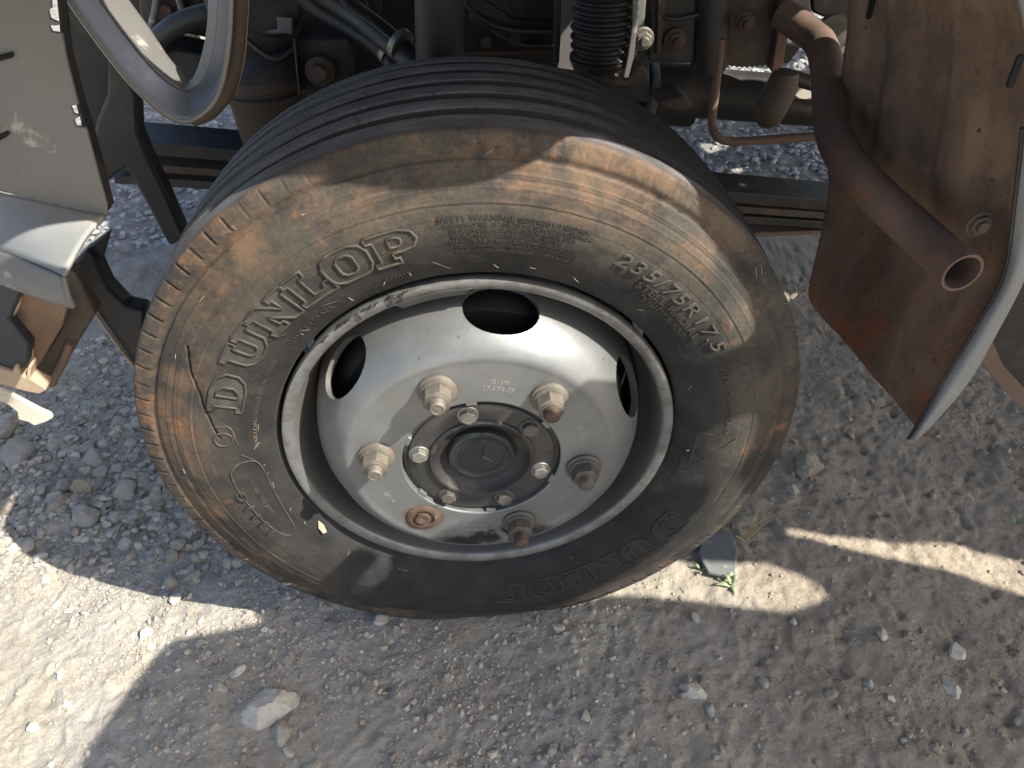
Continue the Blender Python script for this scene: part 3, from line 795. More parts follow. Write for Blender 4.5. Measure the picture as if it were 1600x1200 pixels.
# ---- hub
lathe('hub_flange', [(.0935, .01), (.0935, -.0245), (.0925, -.0262), (.0880, -.0262), (.0872, -.0285), (.0850, -.0292), (.0600, -.0292), (.0590, -.0200)], M['hubsteel'], wheel, 120)
for k, a in enumerate((93, 33, -27, -87, 213, 153)):        # locating tabs in the bore
    a = math.radians(a); t = np.array((-math.sin(a), 0, math.cos(a))); rd = np.array((math.cos(a), 0, math.sin(a)))
    P = [rd*.0945-t*.0065, rd*.0945+t*.0065, rd*.0895+t*.0060, rd*.0895-t*.0060]
    V, F = prism([p+np.array((0, -.0325, 0)) for p in P], (0, .007, 0)); mesh('hub_tab', V, F, M['bolt'] if k in (0,) else M['rim'], wheel, bevel=.0006)
V, F = join_vf([lathe_vf([(.0125, 0), (.0125, -.0012), (.0120, -.0018), (.0, -.0018)], 24), hexprism(.0098, -.0082, -.0015, .001)])
for k, a in enumerate((98, 38, -21, -72, -128, 166)):
    a = math.radians(a); v = V
    o = mesh('hub_bolt', V, F, M['bolt'] if k in (0, 2, 5) else M['nut_dark'], wheel, sharp=30, loc=(.0745*math.cos(a), -.0290, .0745*math.sin(a)))  # bolts out of the sun take the copy with shade in its colour
    o.rotation_euler = (0, random.uniform(0, 1), 0)
lathe('hub_ring', [(.0640, -.0280), (.0632, -.0315), (.0610, -.0330), (.0585, -.0325), (.0560, -.0285), (.0540, -.0230), (.0470, -.0185), (.040, -.0170), (.030, -.0165), (0, -.0165)], M['hub'], wheel, 96)
lathe('hub_cap', [(.0420, -.0175), (.0405, -.0240), (.0395, -.0262), (.0385, -.0272), (.0345, -.0272), (.0335, -.0262), (.0320, -.0248), (.0300, -.0246), (.0, -.0246)], M['hubcap'], wheel, 96)
parts = [tube_vf([(.0268*math.cos(t), -.0248, .0268*math.sin(t)) for t in np.linspace(0, 2*math.pi, 60, endpoint=False)], .0008, 6, False, True)]
for k in range(3):                                           # three pointed star
    a = math.radians(78+120*k); d = np.array((math.cos(a), 0, math.sin(a))); t = np.array((-math.sin(a), 0, math.cos(a)))
    tip = d*.0262+np.array((0, -.0250, 0)); c0 = np.array((0, -.0266, 0)); l = t*.0026+np.array((0, -.0246, 0)); rr = -t*.0026+np.array((0, -.0246, 0))
    parts.append(([tip, l, c0, rr], [[0, 1, 2], [0, 2, 3]]))
V, F = join_vf(parts); mesh('star_emblem', V, F, M['hubcap'], wheel, smooth=False)
# brake drum and axle seen through the hand holes
lathe('brake_drum', [(.0, .030), (.172, .032), (.180, .040), (.184, .06), (.184, .15), (.212, .155), (.212, .165), (0, .175)], M['dark'], wheel, 72)

# ------------------------------------------------------------------ undercarriage (each piece a part of the truck)
def bolt_at(px, py, Y, r, m, parent, length=1.0):
    p = at(px, py, Y)
    V, F = join_vf([lathe_vf([(0, 0), (r*1.25, 0), (r*1.25, -r*.25), (r*1.1, -r*.35), (0, -r*.35)], 20), hexprism(r*.95, -r*.95, -r*.3, r*.08),
                    lathe_vf([(r*.52, -r*.8), (r*.52, -r*1.55*length), (r*.42, -r*1.65*length), (0, -r*1.65*length)], 16)])
    o = mesh('bolt', V, F, m, parent, sharp=30, loc=p)
    o.rotation_euler = (0, random.uniform(0, 1), 0)
    return o
# frame rail far behind the tyre top
rail = plate('frame_rail', [(372, -40), (1262, -40), (1262, 60), (1232, 100), (1000, 98), (880, 92), (540, 112), (372, 96)], .62, .06, M['dark'], truck)
bolt_at(848, 48, .60, .012, M['nut_dark'], rail)
bolt_at(1162, 35, .44, .011, M['rust'], rail)
plate('rail_flange', [(716, -30), (874, -30), (874, 82), (716, 80)], .52, .02, M['black'], truck)
plate('rail_brace', [(716, -10), (742, -10), (800, 30), (872, 38), (872, 48), (795, 42), (724, 10)], .50, .015, M['dark'], truck)
plate('frame_strap', [(868, -30), (879, -30), (874, 100), (866, 100)], .40, .02, M['dark'], truck)
plate('gap_filler_plate', [(430, 92), (640, 84), (1015, 100), (1015, 160), (640, 150), (430, 170)], .66, .05, M['black'], truck)  # dark plate added to shut out bright ground seen through the gaps
# strut
p0 = at(687, -40, .33); p1 = at(687, 110, .33)
tube('shock_absorber', [p0, p1], .0300, M['dark'], truck, 28)
tube('shock_collar', [at(687, -5, .33), at(687, -22, .33)], .0325, M['dark'], truck, 28)
# spring hanger with eye bolt
hg = plate('spring_hanger', [(461, 62), (547, 60), (550, 125), (540, 148), (480, 148), (468, 146)], .42, .06, M['dark'], truck, bevel=.004)
plate('hanger_web', [(458, 60), (462, 62), (470, 147), (466, 149)], .40, .08, M['dark'], truck)
lathe('bushing', [(0, 0), (.020, 0), (.021, -.004), (.019, -.010), (.012, -.012), (.011, -.020), (.010, -.022), (0, -.022)], M['brown'], hg, 28, loc=at(500, 108, .418))
# hoses with clamps
h1 = tube('hose', [at(488, -25, .46), at(540, 12, .44), at(585, 45, .40), at(622, 75, .37), at(655, 105, .34)], .0165, M['plastic'], truck, 16, smooth_n=6)
h2 = tube('hose', [at(452, -25, .47), at(505, 18, .46), at(560, 52, .43), at(600, 80, .40), at(620, 110, .38)], .0125, M['plastic'], truck, 16, smooth_n=6)
tube('hose_clamp', [at(622, 66, .365), at(629, 72, .36)], .0195, M['bolt'], h1, 20)
tube('hose_clamp', [at(604, 80, .395), at(610, 86, .39)], .0150, M['bolt'], h2, 20)
tube('wire', [at(520, -20, .40), at(545, 12, .39), at(580, 35, .38), at(612, 62, .36), at(628, 90, .35)], .0028, M['plastic'], truck, 8, smooth_n=5)
tube('wire', [at(585, -20, .5), at(592, 10, .49), at(584, 24, .48), at(575, 18, .48)], .004, M['dark'], truck, 8, smooth_n=5)
# rubber bellows of the air spring
Yb = .37
top = at(948, -40, Yb); bot = at(941, 88, Yb); ax = bot-top
pr = []
for i in range(121):
    t = i/120; pr.append((.0385+.0030*math.sin(t*2*math.pi*8.5)+.002*math.sin(t*3.1), t))
pr += [(.042, 1.01), (.041, 1.05), (.032, 1.08), (.024, 1.12), (.020, 1.2), (0, 1.2)]
V = []; F = []
axn = ax/np.linalg.norm(ax); e1 = np.cross(axn, [0, 1, 0]); e1 /= np.linalg.norm(e1); e2 = np.cross(axn, e1)
for r, t in pr:
    for k in range(40):
        a = 2*math.pi*k/40; V.append(top+ax*t+r*(e1*math.cos(a)+e2*math.sin(a)))
for i in range(len(pr)-1):
    for k in range(40): F.append([i*40+k, i*40+(k+1) % 40, (i+1)*40+(k+1) % 40, (i+1)*40+k])
mesh('bellows', V, F, M['plastic'], truck, sharp=70)
bp = plate('bellows_bracket', [(878, -30), (1012, -30), (1008, 20), (1004, 72), (984, 98), (900, 112), (870, 108), (874, 60)], .455, .012, M['greypaint'], truck)
V, F = prism([at(x, y, .33) for x, y in ((990, -30), (998, -30), (996, 40), (990, 90), (982, 122), (974, 122), (981, 88), (988, 40))], (0, .012, 0))
mesh('bracket_strip', V, F, M['greypaint'], truck, bevel=.001)
plate('bracket_foot', [(898, 96), (935, 108), (952, 122), (978, 128), (1004, 98), (1016, 118), (1012, 130), (985, 140), (940, 134), (896, 112)], .36, .05, M['brown'], truck, bevel=.004)
bolt_at(1004, 60, .435, .0125, M['nut'], bp)
for q in ((742, 22), (805, 62), (760, 66)): bolt_at(q[0], q[1], .515, .007, M['nut_dark'], rail)
for a_, b_, c_, r_ in (((700, -20), (770, 40), (868, 52), .0035), ((722, 5), (800, 66), (880, 72), .0028), ((560, -20), (600, 70), (640, 60), .003), ((380, 58), (430, 92), (470, 70), .004), ((1010, 10), (1050, 30), (1110, 18), .003)):
    tube('cable', [at(*a_, .47), at(*b_, .45), at(*c_, .46)], r_, M['plastic'], truck, 8, smooth_n=8)
tube('brake_line', [at(720, 84, .50), at(800, 82, .50), at(880, 78, .49)], .0035, M['brown'], truck, 8)
# crossmember plates to the right of the bellows
cp = plate('crossmember_plate', [(1018, -30), (1090, -30), (1084, 98), (1014, 94), (1016, 40)], .46, .03, M['dark'], truck)
bolt_at(1054, 62, .455, .0125, M['rust'], cp)
plate('crossmember_edge', [(1030, -30), (1044, -30), (1032, 86), (1026, 86)], .452, .008, M['brown'], truck, bevel=.001)
p0 = at(1112, -40, .47); p1 = at(1108, 100, .47)
tube('crossmember_tube', [p0, p0+(p1-p0)*.5, p1, at(1104, 112, .50)], [.027, .027, .027, .020], M['black'], truck, 24)
ser = [(1132, -30), (1246, -30), (1234, 30), (1226, 60), (1222, 105), (1208, 114)]
k = 1200
while k > 1132: ser += [(k, 108-abs(k-1165)*.1), (k-4, 104-abs(k-1165)*.1)]; k -= 8
plate('rusty_bracket', ser, .48, .02, M['brown'], truck)
plate('rusty_bracket_lip', [(1222, -30), (1246, -30), (1234, 30), (1224, 104), (1206, 110), (1214, 60)], .46, .018, M['rustpipe'], truck)
# axle tube and steering knuckle
tube('axle_tube', [at(985, 132, .78), at(1100, 146, .78), at(1290, 160, .78)], .046, M['dark'], truck, 28)
tube('axle_clamp', [at(1018, 145, .72), at(1082, 150, .72)], .055, M['dark'], truck, 20)
plate('axle_lug', [(1022, 158), (1070, 150), (1086, 168), (1064, 176), (1040, 172)], .60, .06, M['brown'], truck, bevel=.006)
kn = [at(1228, 112, .55), at(1222, 135, .55), at(1206, 165, .55), at(1198, 190, .55), at(1196, 197, .55)]
tube('steering_knuckle', kn, [.020, .026, .027, .021, .012], M['brown'], truck, 20)
tube('drag_link', [at(1236, 120, .60), at(1285, 135, .60), at(1330, 150, .60)], .012, M['dark'], truck, 14)
tube('drag_link', [at(1230, 165, .62), at(1290, 172, .62), at(1340, 180, .62)], .014, M['brown'], truck, 14)
plate('knuckle_arm', [(1240, 122), (1290, 120), (1290, 150), (1252, 160), (1238, 150)], .68, .04, M['cream'], truck, bevel=.004)
# bent rod
tube('bent_rod', [at(1126, 60, .45), at(1121, 110, .45), at(1115, 165, .44), at(1113, 195, .44), at(1122, 214, .43), at(1142, 221, .43), at(1190, 219, .42), at(1285, 212, .40)], .0065, M['rustpipe'], truck, 14, smooth_n=6)
# leaf spring that runs behind the wheel: three leaves
def beam(name, a, b, w, h, m, parent):
    a = np.array(a); b = np.array(b); d = b-a; d /= np.linalg.norm(d); s = np.cross(d, [0, 0, 1.0]); s /= np.linalg.norm(s); u = np.cross(s, d)
    P = [a-s*w/2-u*h/2, a+s*w/2-u*h/2, a+s*w/2+u*h/2, a-s*w/2+u*h/2]
    V, F = prism(P, b-a); return mesh(name, V, F, m, parent, bevel=.0015)
for k, (ly0, ly1, hh, mm) in enumerate(((222, 312, .020, 'black'), (250, 328, .012, 'brown'), (268, 342, .014, 'dark'))):
    beam('spring_leaf', at(190, ly0-10+k*3, .50), at(1310, ly1-4, .50), .075, hh, M[mm], truck)
beam('spring_clip', at(1150, 352, .50), at(1320, 347, .50), .07, .008, M['rustpipe'], truck)
# gearbox side and fittings up in the left corner
gb = plate('engine_side', [(196, -40), (470, -40), (470, 40), (400, 52), (330, 62), (260, 46), (226, 50), (196, 20)], .80, .10, M['dark'], truck, bevel=.006)
plate('engine_panel', [(212, -30), (322, -30), (326, 40), (250, 34), (220, 44)], .78, .03, M['brown'], truck, bevel=.006)
bolt_at(267, 10, .77, .02, M['rust'], gb)
tube('engine_rod', [at(248, -20, .74), at(242, 20, .74), at(232, 58, .74)], .006, M['greypaint'], truck, 10)
tube('engine_rod', [at(272, -20, .74), at(282, 10, .74), at(286, 40, .74)], .005, M['greypaint'], truck, 10)
tube('engine_hose', [at(236, 90, .70), at(248, 62, .70), at(282, 36, .69), at(330, 22, .69), at(380, 20, .70)], .017, M['plastic'], truck, 16, smooth_n=6)
plate('tan_bracket', [(262, 76), (282, 50), (302, 46), (316, 80)], .86, .02, M['torn'], truck)
plate('front_crossmember', [(236, 70), (300, 82), (400, 96), (400, 120), (330, 140), (300, 140), (250, 110), (222, 80)], .72, .08, M['black'], truck, bevel=.004)
lathe('steering_box', [(0, -.01), (.045, -.012), (.050, -.004), (.085, 0), (.092, .006), (.095, .016), (.095, .10), (0, .10)], M['dark'], truck, 48, loc=at(418, 0, .56))
plate('steering_box_cover', [(432, 26), (456, 28), (456, 54), (416, 52), (418, 48), (434, 46)], .535, .01, M['greypaint'], truck)
plate('motor_mount', [(385, 60), (462, 70), (464, 118), (440, 132), (386, 122), (360, 110)], .66, .08, M['black'], truck, bevel=.005)
c0 = at(415, 120, .50)
lathe('air_tank', [(0, .02), (.050, .018), (.062, .008), (.064, -.004), (.0625, -.006), (.0625, -.026), (.060, -.030), (.058, -.10), (.050, -.12), (0, -.125)], M['brown'], truck, 48, axis='z', loc=c0)
tube('air_tank_band', [c0+np.array((.0635*math.cos(t), .0635*math.sin(t), -.014)) for t in np.linspace(0, 2*math.pi, 40, endpoint=False)], .0018, M['dark'], truck, 8, closed=True)

# ------------------------------------------------------------------ torn front end on the left
# grey panel: upright face, folded shelf and lip
YP = -.02
face = [(-60, -40), (76, -40), (80, 14), (74, 16), (78, 30), (92, 36), (92, 40), (76, 40), (80, 50), (96, 52), (103, 90), (118, 150), (122, 164), (110, 166), (114, 178), (126, 182), (114, 188), (118, 198), (134, 200), (150, 260), (166, 318), (167, 336), (-60, 286)]
pn = plate('grey_panel', face, YP, .004, M['greypaint'], truck, bevel=.0008)
plate('panel_edge', [(88, -40), (96, 50), (104, 92), (122, 160), (136, 204), (154, 268), (170, 330), (160, 330), (130, 205), (98, 90), (84, -40)], YP+.006, .016, M['black'], truck, bevel=.001)
fold = [at(-60, 287, YP), at(40, 310, YP), at(120, 329, YP), at(166, 338, YP)]
zf = fold[2][2]
PN = (0, 0, 1)
front = [atz(-60, 372, zf-.02), atz(20, 398, zf-.02), atz(70, 418, zf-.02), atz(100, 432, zf-.02)]
grid_sheet('panel_shelf', [fold, [(np.array(a)*.55+np.array(b)*.45)+np.array((0, 0, .004)) for a, b in zip(fold, front)], front], M['silver'], truck, .004, 5)
lipb = [at(-60, 420, front[0][1]-.004), at(20, 450, front[1][1]-.004), at(72, 468, front[2][1]-.004), at(116, 481, front[3][1]-.004)]
grid_sheet('panel_lip', [front, [(np.array(a)+np.array(b))/2+np.array((0, -.002, 0)) for a, b in zip(front, lipb)], lipb], M['greypaint'], truck, .004, 5)
for q in (((-20, 92), (18, 82), (21, 86), (18, 91), (-20, 102)), ((-20, 220), (10, 206), (15, 209), (10, 214), (-20, 232))):
    tag(plate('panel_slot', q, YP-.003, .0025, M['void'], pn, bevel=.0008), None)
# curved silver lamp surround
E0 = [(192, -30), (196, -6), (232, 45), (262, 90), (285, 116), (298, 127), (307, 117), (318, 85), (326, 40), (328, -10), (328, -30)]
E1 = [(138, -30), (152, -6), (190, 48), (226, 93), (260, 127), (291, 143), (316, 131), (333, 95), (341, 45), (344, -10), (344, -30)]
E2 = [(88, -30), (104, -6), (152, 62), (206, 130), (250, 171), (288, 189), (323, 172), (345, 135), (357, 70), (361, -10), (362, -30)]
M['face'] = mk('sky_tinted_trim_face', (.10, .115, .15), (.14, .155, .19), 6, .35, metal=.35, c3=(.24, .23, .22), s3=18, t3=(.55, .75), bump=.1, bscale=200)  # blue of the reflected sky put into the silver trim's colour
rows = [[at(x, y, .078) for x, y in E1], [at(a_[0]*.5+b_[0]*.5, a_[1]*.5+b_[1]*.5, .070) for a_, b_ in zip(E1, E2)], [at(x, y, .064) for x, y in E2], [at(a_[0]-1, a_[1]+3, .074) for a_ in E2]]
lamp = grid_sheet('lamp_surround', rows, M['face'], truck, .003, 5)
rows = [[at(x, y, .118) for x, y in E0], [at(a_[0]*.5+b_[0]*.5, a_[1]*.5+b_[1]*.5, .098) for a_, b_ in zip(E0, E1)], [at(x, y, .0795) for x, y in E1]]
grid_sheet('lamp_inner_strip', rows, M['greypaint'], lamp, .003, 5)
tube('lamp_edge_bead', [at(x, y, .0635) for x, y in E2], .0024, M['greypaint'], lamp, 8, smooth_n=5)
E3 = [(300, 184), (326, 172), (352, 140), (366, 90), (371, 30), (374, -30)]
tube('lamp_seal', [at(x, y, .10) for x, y in E3], .0088, M['brown'], lamp, 12, smooth_n=6)
tube('lamp_rim', [at(x+9, y+2, .105) for x, y in E3[1:]], .0042, M['cream'], lamp, 10, smooth_n=6)
# black support arm, two legs
plate('support_arm', [(168, 90), (198, 112), (214, 150), (216, 206), (232, 246), (258, 300), (290, 372), (264, 386), (228, 320), (196, 262), (160, 290), (142, 232), (150, 190), (166, 150)], .30, .03, M['plastic'], truck, bevel=.005)
plate('arm_bracket', [(84, -20), (112, -20), (168, 60), (190, 120), (160, 230), (146, 232), (124, 160), (100, 60)], .34, .02, M['black'], truck, bevel=.003)
plate('lower_arm', [(112, 412), (134, 392), (150, 412), (168, 450), (196, 480), (226, 486), (226, 575), (210, 574), (180, 532), (150, 490), (130, 452)], .18, .03, M['plastic'], truck, bevel=.005)
plate('lower_arm_tab', [(140, 384), (172, 360), (160, 404), (152, 398), (150, 408), (142, 404)], .19, .01, M['plastic'], truck)
tube('arm_edge_strip', [at(112, 410, .176), at(130, 452, .176), at(150, 492, .176), at(180, 534, .176), at(212, 576, .176)], .0022, M['torn'], truck, 8)
# broken bumper
plate('bumper_core', [(-60, 400), (26, 436), (36, 446), (28, 470), (14, 500), (28, 520), (46, 540), (44, 566), (26, 586), (-60, 552)], .04, .05, M['navy'], truck, bevel=.003)
plate('bumper_inner_panel', [(26, 434), (60, 452), (104, 482), (96, 512), (74, 548), (52, 584), (44, 590), (48, 555), (36, 530), (20, 510), (14, 500), (30, 476)], .055, .012, M['bumper'], truck, bevel=.002)
plate('bumper_lower_panel', [(100, 418), (118, 430), (130, 452), (150, 490), (128, 526), (104, 566), (80, 602), (70, 604), (44, 590), (74, 546), (100, 500)], .075, .02, M['brown'], truck, bevel=.003)
tube('bumper_rust_edge', [at(110, 536, .073), at(98, 566, .073), at(80, 600, .073)], .005, M['rustpipe'], truck, 8)
tube('bumper_torn_edge', [at(30, 452, .052), at(28, 474, .052), at(16, 500, .052), at(30, 520, .052), at(46, 538, .052), at(49, 562, .052), at(44, 588, .052)], .003, M['torn'], truck, 8, smooth_n=4)
plate('bumper_end', [(-60, 555), (18, 582), (22, 572), (27, 572), (30, 586), (40, 590), (44, 572), (48, 575), (46, 592), (70, 606), (72, 610), (62, 616), (40, 612), (18, 606), (-60, 584)], .035, .02, M['torn'], truck, bevel=.002)
plate('torn_strip', [(-60, 590), (8, 612), (34, 626), (60, 640), (78, 648), (82, 654), (72, 660), (54, 666), (44, 660), (28, 656), (26, 644), (14, 634), (-10, 622), (-60, 605)], .03, .006, M['cream'], truck, bevel=.0015)

# ------------------------------------------------------------------ mudguard, pipe and fender on the right
Lp = [((1318, -40), .25), ((1310, 60), .25), ((1292, 150), .25), ((1272, 222), .25), ((1275, 300), .25), ((1260, 390), .248), ((1246, 462), .243), ((1262, 492), .232)]
Rp = [((1580, -40), -.05), ((1600, 60), -.05), ((1598, 200), -.05), ((1586, 314), -.05), ((1570, 426), -.05), ((1531, 500), -.05), ((1476, 590), -.05), ((1422, 684), -.05)]
rows = []
for (lp, ly), (rp, ry) in zip(Lp, Rp):
    a = at(*lp, ly); b_ = at(*rp, ry); rows.append([a+(b_-a)*t for t in (0, .2, .4, .6, .8, 1)])
def corr(u, v):
    # u across (far to near), v down; pressed ribs fading towards the foot
    f = max(0, 1-max(0, v-.42)/.25)
    s = .5+.5*math.tanh(6*math.sin(2*math.pi*(u*3.1+.12)))
    d = (fbm(np.array([u*3.0]), np.array([v*4.0]), 1, 3, 83)[0]-.5)*.012
    return np.array((.018-.0065*s*f+d, -.001*s*f-d*.5, d*.3*(v > .97)))
mg = grid_sheet('mudguard', rows, M['mudguard'], truck, .003, 8, wave=corr)
V = []
lip_in = [(1422, 686), (1478, 592), (1533, 502), (1572, 427), (1588, 314), (1600, 200), (1602, 60), (1582, -40)]
lip_out = [(1432, 688), (1505, 606), (1556, 520), (1604, 425), (1640, 320), (1650, 215), (1670, 60), (1660, -40)]
rows = [[at(x, y, -.052) for x, y in lip_in], [at(a[0]*.5+b_[0]*.5, a[1]*.5+b_[1]*.5, -.062) for a, b_ in zip(lip_in, lip_out)], [at(x, y, -.056) for x, y in lip_out]]
grid_sheet('fender_lip', rows, M['silver'], truck, .003, 6)
tube('mudguard_seam', [at(x-3, y, -.054) for x, y in lip_in[:-2]], .0016, M['black'], mg, 8, smooth_n=5)
for q in ((1588, 112), (1362, 10)):
    p = at(q[0], q[1], -.056 if q[0] > 1500 else .2)
    V, F = prism([p+np.array((x*.0028, 0, z*.013)) for x, z in ((-1, -.8), (-.6, -1), (.6, -1), (1, -.8), (1, .8), (.6, 1), (-.6, 1), (-1, .8))], (0, .003, 0))
    mesh('mudguard_slot', V, F, M['void'], mg)
o = bolt_at(1530, 350, -.035, .011, M['brown'], mg); o.name = 'mudguard_rivet'; o.scale = (1, .5, 1)
plate('fender_flap', [(1545, 500), (1640, 400), (1640, 690), (1600, 640), (1560, 600), (1528, 560)], .06, .012, M['black'], truck, bevel=.002)
plate('fender_flap_rust', [(1528, 560), (1560, 600), (1600, 642), (1640, 690), (1640, 650), (1600, 606), (1568, 572), (1552, 536), (1542, 536)], .056, .006, M['rustpipe'], truck, bevel=.001)
pth = spline([at(1222, 22, .46), at(1252, 42, .43), at(1280, 66, .39), at(1292, 105, .315), at(1296, 150, .245), at(1302, 205, .180), at(1326, 256, .118), at(1378, 312, .060), at(1440, 369, .005), at(1504, 427, -.065)], 8)
V1, F1 = tube_vf(pth, .0205, 28, False); V2, F2 = tube_vf(pth, .0176, 28, False)
n1 = len(V1); nL = len(pth)
F = F1+[[i+n1 for i in f[::-1]] for f in F2]
for base in (0, (nL-1)*28):
    F += [[base+k, base+(k+1) % 28, n1+base+(k+1) % 28, n1+base+k] for k in range(28)]
o_ = mesh('exhaust_pipe', V1+V2, F, M['rustpipe'], truck, sharp=50)
pc = spline([at(1226, 14, .47), at(1250, 36, .436), at(1262, 47, .425)], 4)
tube('pipe_flange', [at(1300, 48, .52), at(1304, 52, .49)], .024, M['nut'], truck, 24)
plate('upper_cover', [(1262, -40), (1345, -40), (1340, 30), (1322, 34), (1300, 32), (1270, 20)], .64, .05, M['black'], truck, bevel=.004)
plate('upper_shield', [(1232, -40), (1262, -40), (1270, 30), (1310, 44), (1330, 40), (1330, 90), (1300, 84), (1232, 72), (1226, 70)], .56, .03, M['greypaint'], truck, bevel=.004)

